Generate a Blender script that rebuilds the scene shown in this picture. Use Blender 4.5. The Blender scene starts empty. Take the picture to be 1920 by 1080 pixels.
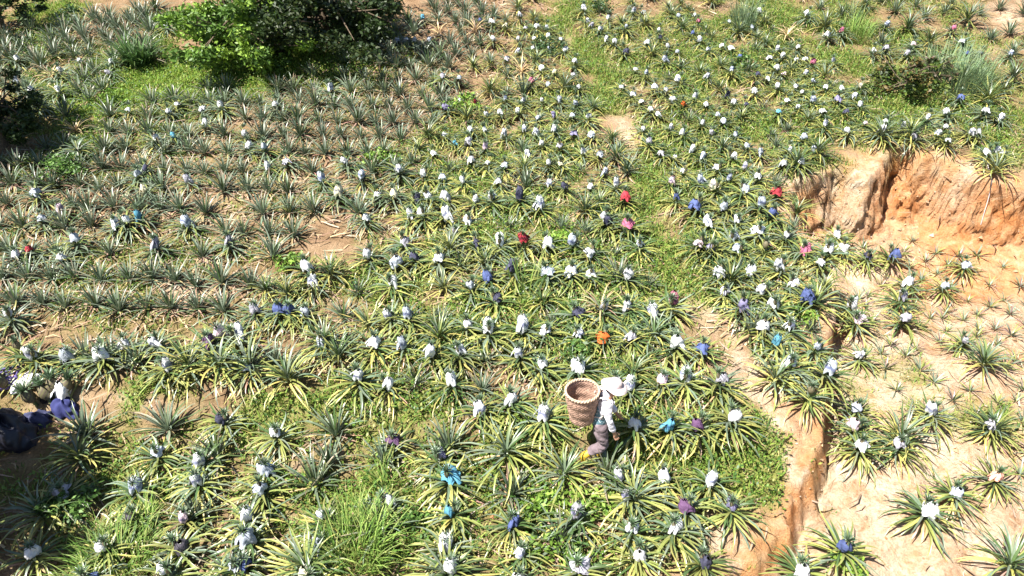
import bpy, math, random
import numpy as np
from mathutils import Vector, Matrix
rs = np.random.RandomState(7); random.seed(7)
S = bpy.context.scene; COL = S.collection
rad = math.radians

# ------------------------------------------------------------------ camera
FPX = 960 / math.tan(rad(35)); PITCH = rad(33); CAM = np.array([0.0, 0.0, 9.14])
cd = bpy.data.cameras.new('camera'); cd.sensor_width = 36; cd.lens = 18 / math.tan(rad(35)); cd.clip_end = 500
cam = bpy.data.objects.new('camera', cd); COL.objects.link(cam)
cam.location = CAM; cam.rotation_euler = (rad(90) - PITCH, 0, 0); S.camera = cam
cp, sp = math.cos(PITCH), math.sin(PITCH)
SLOPE = math.tan(rad(10))
def project(p):
    p = np.asarray(p, float) - CAM
    d = p[..., 1] * cp - p[..., 2] * sp; u = p[..., 1] * sp + p[..., 2] * cp
    d = np.maximum(d, .1)
    return 960 + FPX * p[..., 0] / d, 540 - FPX * u / d, d
def rays(px, py):
    a = (np.asarray(px, float) - 960) / FPX; b = (540 - np.asarray(py, float)) / FPX
    return np.stack([a, cp + b * sp, -sp + b * cp], -1)
def on_plane(px, py):                      # pixel of the reference view -> point of the sloping hillside
    r = rays(px, py); t = (0 - CAM[2]) / (r[..., 2] - SLOPE * r[..., 1])
    return (CAM + r * t[..., None])[..., :2]

# ------------------------------------------------------------------ noise
TAB = rs.rand(257, 257); TAB[256] = TAB[0]; TAB[:, 256] = TAB[:, 0]
def vn(x, y):
    x = np.asarray(x, float); y = np.asarray(y, float)
    xi = np.floor(x).astype(int); yi = np.floor(y).astype(int)
    fx = x - xi; fy = y - yi; fx = fx * fx * (3 - 2 * fx); fy = fy * fy * (3 - 2 * fy)
    a = xi & 255; b = yi & 255
    return (TAB[a, b] * (1 - fx) + TAB[a + 1, b] * fx) * (1 - fy) + (TAB[a, b + 1] * (1 - fx) + TAB[a + 1, b + 1] * fx) * fy - .5
def fbm(x, y, n=3):
    s = 0; a = 1
    for i in range(n):
        s = s + a * vn(x + 17.3 * i, y + 9.1 * i); x = x * 2.03; y = y * 2.03; a *= .5
    return s
def sstep(a, b, x):
    t = np.clip((x - a) / (b - a), 0, 1); return t * t * (3 - 2 * t)

# ------------------------------------------------------------------ terrain: hillside, dug terrace, bank
EDGE = [(2600, 380), (2150, 345), (1920, 342), (1860, 336), (1800, 316), (1752, 296), (1722, 300), (1708, 272), (1672, 262), (1650, 288), (1641, 322), (1630, 334), (1600, 312), (1560, 306), (1528, 322), (1500, 338), (1478, 352), (1482, 392),
        (1520, 440), (1552, 500), (1566, 560), (1560, 640), (1550, 720), (1535, 790), (1515, 850), (1490, 900), (1470, 960), (1452, 1000), (1425, 1006), (1385, 1008), (1360, 1030), (1345, 1080), (1330, 1250), (1500, 1900), (3200, 1700)]
EW = on_plane(np.array([e[0] for e in EDGE]), np.array([e[1] for e in EDGE]))
def poly_sd(x, y, P):                       # signed distance, positive inside
    best = np.full(x.shape, 1e9); ins = np.zeros(x.shape, bool); n = len(P)
    for i in range(n):
        ax, ay = P[i]; bx, by = P[(i + 1) % n]; ex, ey = bx - ax, by - ay
        t = np.clip(((x - ax) * ex + (y - ay) * ey) / (ex * ex + ey * ey + 1e-12), 0, 1)
        best = np.minimum(best, (x - ax - t * ex) ** 2 + (y - ay - t * ey) ** 2)
        c = ((ay > y) != (by > y)) & (x < (bx - ax) * (y - ay) / (by - ay + 1e-12) + ax)
        ins ^= c
    return np.where(ins, 1, -1) * np.sqrt(best)
BANK = on_plane(np.array([-1500, 0, 280, 620, 860, 1060, 1240, 1400]), np.array([700, 722, 745, 758, 800, 822, 815, 800]))
def terrain(x, y, fine=True, masks=False):
    x = np.asarray(x, float); y = np.asarray(y, float)
    z = SLOPE * y + .10 * fbm(x * .35, y * .35, 2)
    by = np.interp(x, BANK[:, 0], BANK[:, 1]) + .12 * vn(x * 1.7, y * 1.7)
    fade = 1 - sstep(4.0, 4.8, x)
    z = z - .22 * sstep(0, .35, by - y) * fade
    sd = poly_sd(x, y, EW)
    sdn = sd + .22 * vn(x * 1.3 + 5, y * 1.3) + .16 * vn(x * 3.1, y * 3.1 + 8) + .07 * vn(x * 8, y * 8)
    far = sstep(10.2, 12.2, y)
    w = .62 * far + .32 * (1 - far)
    u = np.clip(sdn / w, 0, 1.0)
    t = .82 * sstep(0, .62, u) + .18 * sstep(.2, 1, u)
    talus = .42 * far * (1 - sstep(0, 1.5, sdn - .3)) * sstep(.1, .5, sdn)
    drop = .50 + 1.30 * sstep(8.0, 14.6, y) + .5 * np.exp(-((x - 2.75) / .7) ** 2 - ((y - 5.6) / .55) ** 2)
    fl = SLOPE * y - drop + .10 * fbm(x * .6, y * .6, 2) + .055 * np.sin((x * .8 - y * .6) * 9.5 + 2 * vn(x, y)) * sstep(.8, 1.6, sdn) * (.7 + vn(x * 2, y * 2)) + .09 * vn(x * 1.9, y * 1.9 + 30) * sstep(.5, 1.2, sdn)
    fl = np.minimum(fl, z - .05)
    zz = z * (1 - t) + (fl + talus) * t
    if fine: zz = zz + .13 * fbm(x * 5, y * 5 + 20, 3) * np.exp(-(sd / .55) ** 2) * (1 - far)
    zz = zz - .34 * np.exp(-((sdn - .30) / .07) ** 2) * (1 - far) * sstep(-.5, -.1, vn(x * .9, y * .9 + 4)) * (y < 9.8)
    if fine:
        face = np.clip(4 * t * (1 - t), 0, 1)
        zz = zz + .035 * fbm(x * 3.5, y * 3.5, 3) * (1 - .3 * t) + .02 * vn(x * 13, y * 13) + face * (.16 * fbm(x * 4.2, y * 2.5, 3))
    if masks: return zz, t, sdn, far
    return zz
def hit(px, py, h=0.0):
    px = np.atleast_1d(np.asarray(px, float)); py = np.atleast_1d(np.asarray(py, float))
    r = rays(px, py); ts = np.arange(5, 60, .08); out = np.zeros((len(px), 3))
    for i0 in range(0, len(px), 200):
        rr = r[i0:i0 + 200]
        P = CAM + rr[:, None, :] * ts[None, :, None]
        g = P[..., 2] - terrain(P[..., 0], P[..., 1], False) - h
        k = np.argmax(g < 0, 1); k = np.maximum(k, 1); ii = np.arange(len(rr))
        a = g[ii, k - 1]; b = g[ii, k]; f = a / (a - b + 1e-12)
        t = ts[k - 1] + f * .08
        out[i0:i0 + 200] = CAM + rr * t[:, None]
    out[:, 2] = terrain(out[:, 0], out[:, 1])
    return out
def hit1(px, py, h=0.0): return hit([px], [py], h)[0]

# ------------------------------------------------------------------ materials
def new_mat(name):
    m = bpy.data.materials.new(name); m.use_nodes = True; nt = m.node_tree
    b = nt.nodes['Principled BSDF']; return m, nt, b
def N(nt, t, **kw):
    n = nt.nodes.new(t)
    for k, v in kw.items():
        if k.startswith('i_'): n.inputs[k[2:].replace('_', ' ')].default_value = v
        else: setattr(n, k, v)
    return n
def L(nt, a, b): nt.links.new(a, b)
def mixc(nt, blend, fac, a, b):
    n = nt.nodes.new('ShaderNodeMix'); n.data_type = 'RGBA'; n.blend_type = blend
    for sock, v in ((n.inputs[0], fac), (n.inputs[6], a), (n.inputs[7], b)):
        if hasattr(v, 'is_linked'): L(nt, v, sock)
        else: sock.default_value = v if not isinstance(v, tuple) else (*v, 1) if len(v) == 3 else v
    return n.outputs[2]
def simple(name, col, rough=.8, noise=.25, scale=30, spec=.3, bump=0):
    m, nt, b = new_mat(name)
    tc = N(nt, 'ShaderNodeTexCoord'); nz = N(nt, 'ShaderNodeTexNoise'); nz.inputs['Scale'].default_value = scale
    L(nt, tc.outputs['Object'], nz.inputs['Vector'])
    mr = N(nt, 'ShaderNodeMapRange'); L(nt, nz.outputs['Fac'], mr.inputs[0]); mr.inputs[1].default_value = .3; mr.inputs[2].default_value = .7; mr.inputs[3].default_value = 1 - noise; mr.inputs[4].default_value = 1 + noise
    cc = N(nt, 'ShaderNodeCombineColor')
    for i in range(3): L(nt, mr.outputs[0], cc.inputs[i])
    L(nt, mixc(nt, 'MULTIPLY', 1.0, col, cc.outputs[0]), b.inputs['Base Color'])
    b.inputs['Roughness'].default_value = rough; b.inputs['Specular IOR Level'].default_value = spec
    if bump:
        bp = N(nt, 'ShaderNodeBump'); bp.inputs['Strength'].default_value = bump; bp.inputs['Distance'].default_value = .02
        L(nt, nz.outputs['Fac'], bp.inputs['Height']); L(nt, bp.outputs[0], b.inputs['Normal'])
    return m
def leaf_material(name, rough=.42, spec=.5, trans=.18, vary=.35, streak=40):
    m, nt, b = new_mat(name)
    at = N(nt, 'ShaderNodeAttribute', attribute_name='tint')
    oi = N(nt, 'ShaderNodeObjectInfo'); geo = N(nt, 'ShaderNodeNewGeometry')
    nz = N(nt, 'ShaderNodeTexNoise'); nz.inputs['Scale'].default_value = streak; L(nt, geo.outputs['Position'], nz.inputs['Vector'])
    ad = N(nt, 'ShaderNodeMath', operation='MULTIPLY_ADD'); L(nt, oi.outputs['Random'], ad.inputs[0]); ad.inputs[1].default_value = vary; ad.inputs[2].default_value = 1 - vary * .5
    mu = N(nt, 'ShaderNodeMath', operation='MULTIPLY_ADD'); L(nt, nz.outputs['Fac'], mu.inputs[0]); mu.inputs[1].default_value = .5; mu.inputs[2].default_value = .75
    m2 = N(nt, 'ShaderNodeMath', operation='MULTIPLY'); L(nt, ad.outputs[0], m2.inputs[0]); L(nt, mu.outputs[0], m2.inputs[1])
    cc = N(nt, 'ShaderNodeCombineColor')
    for i in range(3): L(nt, m2.outputs[0], cc.inputs[i])
    col = mixc(nt, 'MULTIPLY', 1.0, at.outputs['Color'], cc.outputs[0])
    L(nt, col, b.inputs['Base Color']); b.inputs['Roughness'].default_value = rough; b.inputs['Specular IOR Level'].default_value = spec
    if trans:
        tr = N(nt, 'ShaderNodeBsdfTranslucent'); L(nt, col, tr.inputs[0]); mx = N(nt, 'ShaderNodeMixShader'); mx.inputs[0].default_value = trans
        L(nt, b.outputs[0], mx.inputs[1]); L(nt, tr.outputs[0], mx.inputs[2]); L(nt, mx.outputs[0], nt.nodes['Material Output'].inputs[0])
    return m
M_leaf = leaf_material('pineapple_leaf', .36, .6, .12)
M_grass = leaf_material('grass_blade', .6, .3, .25)
M_weed = leaf_material('weed_leaf', .5, .4, .25)
M_litter = leaf_material('dry_litter', .8, .2, 0)
M_bark = simple('bark', (.10, .075, .05), .9, .4, 25, .2, .6)
M_fruit = leaf_material('fruit_skin', .6, .3, 0, .2, 30)
def cloth_material(name, src):
    m, nt, b = new_mat(name)
    if src == 'object':
        oi = N(nt, 'ShaderNodeObjectInfo'); c = oi.outputs['Color']
        at = N(nt, 'ShaderNodeAttribute', attribute_name='tint'); c = mixc(nt, 'MULTIPLY', 1.0, c, at.outputs['Color'])
    else: c = N(nt, 'ShaderNodeAttribute', attribute_name='tint').outputs['Color']
    tc = N(nt, 'ShaderNodeTexCoord'); nz = N(nt, 'ShaderNodeTexNoise'); nz.inputs['Scale'].default_value = 22; L(nt, tc.outputs['Object'], nz.inputs['Vector'])
    rp = N(nt, 'ShaderNodeMapRange'); L(nt, nz.outputs['Fac'], rp.inputs[0]); rp.inputs[1].default_value = .3; rp.inputs[2].default_value = .75; rp.inputs[3].default_value = 1; rp.inputs[4].default_value = .78
    cc = N(nt, 'ShaderNodeCombineColor')
    for i in range(3): L(nt, rp.outputs[0], cc.inputs[i])
    L(nt, mixc(nt, 'MULTIPLY', 1.0, c, cc.outputs[0]), b.inputs['Base Color'])
    b.inputs['Roughness'].default_value = .75; b.inputs['Specular IOR Level'].default_value = .25
    bp = N(nt, 'ShaderNodeBump'); bp.inputs['Strength'].default_value = .5; bp.inputs['Distance'].default_value = .02; L(nt, nz.outputs['Fac'], bp.inputs['Height']); L(nt, bp.outputs[0], b.inputs['Normal'])
    return m
M_wrap = cloth_material('wrap_cloth', 'object'); M_wrap_far = cloth_material('wrap_cloth_far', 'tint')

# ------------------------------------------------------------------ mesh helpers
def mesh_np(name, V, F, tint=None, mat=None, smooth=True):
    me = bpy.data.meshes.new(name); V = np.asarray(V, np.float32); F = np.asarray(F, np.int32); k = F.shape[1]
    me.vertices.add(len(V)); me.vertices.foreach_set('co', V.ravel())
    me.loops.add(F.size); me.loops.foreach_set('vertex_index', F.ravel())
    me.polygons.add(len(F)); me.polygons.foreach_set('loop_start', np.arange(0, F.size, k, dtype=np.int32)); me.polygons.foreach_set('loop_total', np.full(len(F), k, np.int32))
    if smooth: me.polygons.foreach_set('use_smooth', np.ones(len(F), bool))
    me.update(calc_edges=True)
    if tint is not None:
        a = me.color_attributes.new('tint', 'FLOAT_COLOR', 'POINT'); c = np.ones((len(V), 4), np.float32); c[:, :3] = tint; a.data.foreach_set('color', c.ravel())
    if mat: me.materials.append(mat)
    return me
def link(name, me, parent=None, loc=None, rot=None, **props):
    o = bpy.data.objects.new(name, me); COL.objects.link(o)
    if parent: o.parent = parent
    if loc is not None: o.location = loc
    if rot is not None: o.rotation_euler = rot
    for k, v in props.items(): o[k] = v
    return o
class Geo:                                  # gathers quads with a colour per vertex
    def __init__(s): s.V = []; s.F = []; s.C = []; s.n = 0
    def add(s, V, F, C):
        V = np.asarray(V, float); F = np.asarray(F, int); s.V.append(V); s.F.append(F + s.n)
        C = np.asarray(C, float); s.C.append(np.broadcast_to(C, (len(V), 3)).copy()); s.n += len(V)
    def arrays(s): return np.concatenate(s.V), np.concatenate(s.F), np.concatenate(s.C)
    def mesh(s, name, mat, smooth=True):
        V, F, C = s.arrays(); return mesh_np(name, V, F, C, mat, smooth)
def grid_faces(a, b, wrap=False):
    F = []
    for i in range(a - 1):
        for j in range(b if wrap else b - 1):
            j2 = (j + 1) % b; F.append((i * b + j, i * b + j2, (i + 1) * b + j2, (i + 1) * b + j))
    return np.array(F)
def tube(g, pts, radii, col, n=8, closed_ends=True):
    pts = np.asarray(pts, float); k = len(pts); V = []
    up = np.array([0, 0, 1.0])
    for i in range(k):
        d = pts[min(i + 1, k - 1)] - pts[max(i - 1, 0)]; d = d / (np.linalg.norm(d) + 1e-9)
        a = np.cross(d, up if abs(d[2]) < .9 else np.array([1.0, 0, 0])); a /= np.linalg.norm(a) + 1e-9; b = np.cross(d, a)
        for j in range(n):
            t = 2 * math.pi * j / n; V.append(pts[i] + radii[i] * (math.cos(t) * a + math.sin(t) * b))
    F = grid_faces(k, n, True); g.add(V, F, col)
    if closed_ends:
        for i in (0, k - 1):
            VV = np.vstack([np.array(V[i * n:(i + 1) * n]), [pts[i]]])
            g.add(VV, np.array([(j, (j + 1) % n, (j + 2) % n, n) for j in range(0, n, 2)]), col)

# ------------------------------------------------------------------ pineapple rosettes
LEAFN = 6
def leaf(g, az, e0, Ln, droop, wid, col, z0=0.0, r0=.02, gutter=.35, power=1.5, twist=0.0, tipcol=None):
    s = np.linspace(0, 1, LEAFN); e = e0 - droop * s ** power
    ds = Ln / (LEAFN - 1); r = [r0]; z = [z0]
    for i in range(LEAFN - 1):
        em = (e[i] + e[i + 1]) / 2; r.append(r[-1] + ds * math.cos(em)); z.append(z[-1] + ds * math.sin(em))
    r = np.array(r); z = np.array(z); a = az + twist * s ** 2
    w = wid * rs.uniform(.75, 1.15) * np.array([.8, 1, .95, .8, .52, .05])[:LEAFN]
    if rs.rand() < .07: e[3:] -= rad(rs.uniform(40, 90))            # a snapped leaf hangs from its break
    ca, sa = np.cos(a), np.sin(a); side = np.stack([-sa, ca, np.zeros(LEAFN)], 1)
    nrm = np.stack([-np.sin(e) * ca, -np.sin(e) * sa, np.cos(e)], 1)
    c = np.stack([r * ca, r * sa, z], 1)
    V = np.stack([c + side * w[:, None] / 2 + nrm * (w * gutter)[:, None] / 2, c, c - side * w[:, None] / 2 + nrm * (w * gutter)[:, None] / 2], 1).reshape(-1, 3)
    C = np.repeat(np.asarray(col)[None], LEAFN, 0)
    if tipcol is not None: C = C * (1 - s[:, None] ** 3) + np.asarray(tipcol)[None] * s[:, None] ** 3
    g.add(V, grid_faces(LEAFN, 3), np.repeat(C, 3, 0))
def jit(c, a=.15): return np.clip(np.asarray(c) * (1 + rs.uniform(-a, a)) * (1 + rs.uniform(-a, a, 3) * .4), 0, 1)
GREY = (.135, .175, .115); GREEN = (.06, .10, .032); OLIVE = (.195, .22, .06); YEL = (.38, .345, .10); STRAW = (.42, .31, .16); PINKDRY = (.33, .215, .15); PURP = (.20, .14, .12)
def rosette(kind):
    g = Geo(); d = Geo(); ga = math.pi * (3 - math.sqrt(5)); a0 = rs.uniform(0, 6)
    if kind == 'upright':
        n = rs.randint(32, 42)
        for i in range(n):
            f = (i + .5) / n; L_ = (.66 - .26 * f) * rs.uniform(.85, 1.12)
            col = jit(GREY if rs.rand() < .75 else GREEN); tip = jit(PINKDRY) if rs.rand() < .3 else None
            leaf(g, a0 + i * ga + rs.uniform(-.2, .2), rad(18 + 66 * f ** .8 + rs.uniform(-7, 7)), L_, rad(52 - 36 * f) * rs.uniform(.5, 1.3), .038, col, .03 + .06 * f, .03, tipcol=tip, twist=rs.uniform(-.2, .2))
        for i in range(rs.randint(7, 12)):
            leaf(d, rs.uniform(0, 6.28), rad(rs.uniform(0, 25)), rs.uniform(.28, .5), rad(rs.uniform(40, 75)), .032, jit(STRAW if rs.rand() < .5 else PINKDRY, .25), .06, .03, twist=rs.uniform(-.4, .4))
    elif kind == 'sprawl':
        n = rs.randint(46, 56)
        for i in range(n):
            f = (i + .5) / n; L_ = (1.0 - .45 * f ** 1.5) * rs.uniform(.78, 1.08)
            p = rs.rand()
            if f < .5: col = jit(YEL if p < .24 else OLIVE if p < .68 else GREY if p < .9 else GREEN)
            else: col = jit(GREEN if p < .40 else GREY if p < .75 else OLIVE)
            tip = jit(YEL) if rs.rand() < .18 else None
            leaf(g, a0 + i * ga + rs.uniform(-.25, .25), rad(24 + 52 * f + rs.uniform(-8, 8)), L_, rad(92 - 45 * f) * rs.uniform(.75, 1.15), .042, col, .12 + .2 * f, .03, power=1.15, tipcol=tip, twist=rs.uniform(-.3, .3))
        for i in range(rs.randint(9, 15)):
            leaf(d, rs.uniform(0, 6.28), rad(rs.uniform(-10, 25)), rs.uniform(.45, .75), rad(rs.uniform(50, 85)), .04, jit(STRAW if rs.rand() < .5 else YEL if rs.rand() < .6 else PINKDRY, .25), .13, .03, power=1.1, twist=rs.uniform(-.4, .4))
    elif kind in ('fruiting', 'greyfruit'):
        n = rs.randint(42, 52); gf = kind == 'greyfruit'
        for i in range(n):
            f = (i + .5) / n; L_ = (.88 - .36 * f) * rs.uniform(.75, 1.1); p = rs.rand()
            if gf: col = jit(GREY if p < .6 else GREEN if p < .8 else OLIVE)
            elif f < .55: col = jit(YEL if p < .28 else OLIVE if p < .74 else GREY if p < .9 else GREEN)
            else: col = jit(GREEN if p < .40 else GREY if p < .62 else OLIVE)
            tip = jit(YEL) if rs.rand() < .18 else None
            leaf(g, a0 + i * ga + rs.uniform(-.3, .3), rad(10 + 42 * f + rs.uniform(-9, 9)), L_, rad(88 - 22 * f) * rs.uniform(.7, 1.15), .041, col, .12 + .16 * f, .03, power=1.1, tipcol=tip, twist=rs.uniform(-.35, .35))
        for i in range(rs.randint(8, 14)):
            leaf(d, rs.uniform(0, 6.28), rad(rs.uniform(-10, 20)), rs.uniform(.4, .7), rad(rs.uniform(50, 85)), .04, jit(STRAW if rs.rand() < .5 else YEL if rs.rand() < .6 else PINKDRY, .25), .12, .03, power=1.1, twist=rs.uniform(-.4, .4))
    elif kind == 'dry':
        n = 30
        for i in range(n):
            f = (i + .5) / n
            leaf(g, a0 + i * ga + rs.uniform(-.3, .3), rad(20 + 50 * f + rs.uniform(-10, 10)), .7 * rs.uniform(.7, 1.1), rad(95 - 45 * f), .04, jit((.55, .42, .22) if rs.rand() < .7 else PINKDRY, .2), .1 + .15 * f, .03, power=1.1)
        for i in range(6): leaf(d, rs.uniform(0, 6.28), .1, .5, 1.2, .04, jit(STRAW), .1, .03)
    else:  # seedling
        n = rs.randint(13, 18)
        for i in range(n):
            f = (i + .5) / n; p = rs.rand()
            leaf(g, a0 + i * ga + rs.uniform(-.3, .3), rad(15 + 60 * f + rs.uniform(-8, 8)), (.33 - .10 * f) * rs.uniform(.8, 1.15), rad(40 - 15 * f), .024, jit(OLIVE if p < .35 else PURP if p < .6 else GREY), .01 + .03 * f, .012)
        for i in range(4): leaf(d, rs.uniform(0, 6.28), .15, .22, .8, .02, jit(STRAW), .02, .01)
    return g, d
KINDS = {'upright': 14, 'sprawl': 12, 'fruiting': 16, 'greyfruit': 5, 'dry': 2, 'seedling': 6}
ROS = {}
for k, n in KINDS.items():
    ROS[k] = []
    for i in range(n):
        g, d = rosette(k); ROS[k].append((g.mesh(k + '_leaves', M_leaf), d.mesh(k + '_old_leaves', M_leaf), g.arrays(), d.arrays()))
FR = []
for v in range(3):
    g = Geo(); nz_, na = 9, 14; V = []; C = []
    for i in range(nz_):
        t = i / (nz_ - 1); rr = .068 * math.sin(math.pi * (.08 + .84 * t)) ** .6
        for j in range(na):
            q = (i + j) % 2; a = 2 * math.pi * j / na; V.append(((rr + .006 * q) * math.cos(a), (rr + .006 * q) * math.sin(a), .19 * t)); C.append((.16, .15, .07) if q else (.12, .09, .07))
    g.add(V, grid_faces(nz_, na, True), C)
    tube(g, [(0, 0, -.25), (0, 0, -.1), (0, 0, .01)], [.02, .018, .022], (.12, .16, .06), 6, False)
    c = Geo(); ga = 2.4
    for i in range(26):
        f = i / 26; leaf(c, i * ga + v, rad(28 + 55 * f), .15 * rs.uniform(.8, 1.2) * (1.1 - .3 * f), rad(10 if f > .5 else 35), .026, jit((.075, .125, .06) if rs.rand() < .6 else (.13, .17, .11)), .015 * f, .012)
    FR.append((g.mesh('fruit_body', M_fruit), c.mesh('fruit_crown', M_leaf), c.arrays()))

# cloth wraps
def wrap_geo(v):
    g = Geo(); nr, na = 9, 26; a = np.linspace(0, 2 * math.pi, na, endpoint=False); V = []; C = []
    rag = rs.uniform(-.03, .03, (9, 26)) + rs.uniform(-.06, .06, (3, 9)).repeat(3, 0)[:, np.minimum(np.arange(26) // 3, 8)]
    wide = [0.0, .25, .6, .1, .45, .8, .2, .35, 0, .55][v]; H = [.27, .25, .19, .29, .22, .16, .26, .24, .30, .21][v]
    p1, p2, p3 = rs.uniform(0, 6.28, 3); k1, k2 = rs.randint(3, 5), rs.randint(6, 10); lop = rs.uniform(0, 6.28); sx, sy = rs.uniform(-.04, .04, 2)
    band = v in (3, 6, 8)
    for i in range(nr):
        t = i / (nr - 1)
        r = .062 + .05 * math.sin(math.pi * min(1, (1 - t) * .72 + .12)) + .11 * wide * (1 - t) ** 1.6 - .016 * (t > .8)
        if i == nr - 1: r *= .72
        wr = 1 + (1 - t * .6) * (.17 * np.sin(k1 * a + p1 + 1.8 * t) + .13 * np.abs(np.sin(k2 * a / 2 + p2 - 3 * t)) - .06 + .07 * np.sin(11 * a + p3 + 7 * t)) + .05 * np.sin(9 * t + 2 * a + p1) + .28 * (1 - t) ** 2 * np.maximum(0, np.cos(a - lop)) ** 3
        wr = wr + rag[i] * 3.0 * (1 - .5 * t)
        zz = H * t + .3 * rag[(i + 4) % 9] - .035 * (1 - t) * np.sin(k1 * a + p3) - .05 * (1 - t) * np.maximum(0, np.cos(a - lop)) + .012 * np.sin(5 * a + 7 * t)
        V += list(np.stack([r * wr * np.cos(a) + sx * t, r * wr * np.sin(a) + sy * t, zz - .05], 1))
        C += [((.32, .34, .5) if (band and .35 < t < .6) else (1, 1, 1))] * na
    g.add(V, grid_faces(nr, na, True), C)
    # a loose sleeve or knotted end of the cloth
    b = Geo(); m = 7; s = np.linspace(0, 1, m); L_ = [.12, .2, .14, .22, .1, .16, .24, .12, .18, .2][v]; az = lop + rs.uniform(-.8, .8)
    r = .09 + L_ * s * .8; z = H * .55 - .05 - L_ * 1.0 * s ** 1.5; wv = .045 * (1 + .5 * np.sin(3 * s)); V = []
    for q in range(6):
        th = 2 * math.pi * q / 6; V.append(np.stack([r * math.cos(az) - math.sin(az) * wv * math.cos(th), r * math.sin(az) + math.cos(az) * wv * math.cos(th), z + .018 * math.sin(th) + .012 * np.sin(9 * s + q)], 1))
    V = np.stack(V, 1).reshape(-1, 3); b.add(V, grid_faces(m, 6, True), (1, 1, 1)); g.add(V, grid_faces(m, 6, True), (1, 1, 1))
    return g
WR = []
for v in range(10):
    g = wrap_geo(v); WR.append((g.mesh('wrap_cloth', M_wrap), g.arrays()))
CC = {'w': ((.79, .79, .81), 'white'), 'y': ((.74, .68, .48), 'cream'), 'l': ((.45, .43, .49), 'grey lilac'), 'b': ((.50, .54, .62), 'pale blue'), 'B': ((.09, .12, .28), 'royal blue'),
      'c': ((.12, .35, .48), 'bright cyan'), 'n': ((.06, .06, .10), 'dark navy'), 'v': ((.24, .22, .36), 'violet'), 'r': ((.40, .04, .055), 'red'), 'p': ((.52, .15, .24), 'bright pink'),
      'q': ((.74, .56, .62), 'pale pink'), 'o': ((.70, .15, .03), 'orange'), 's': ((.80, .36, .27), 'salmon'), 'm': ((.12, .06, .13), 'dark plum'), 'k': ((.10, .09, .11), 'charcoal')}

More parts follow.
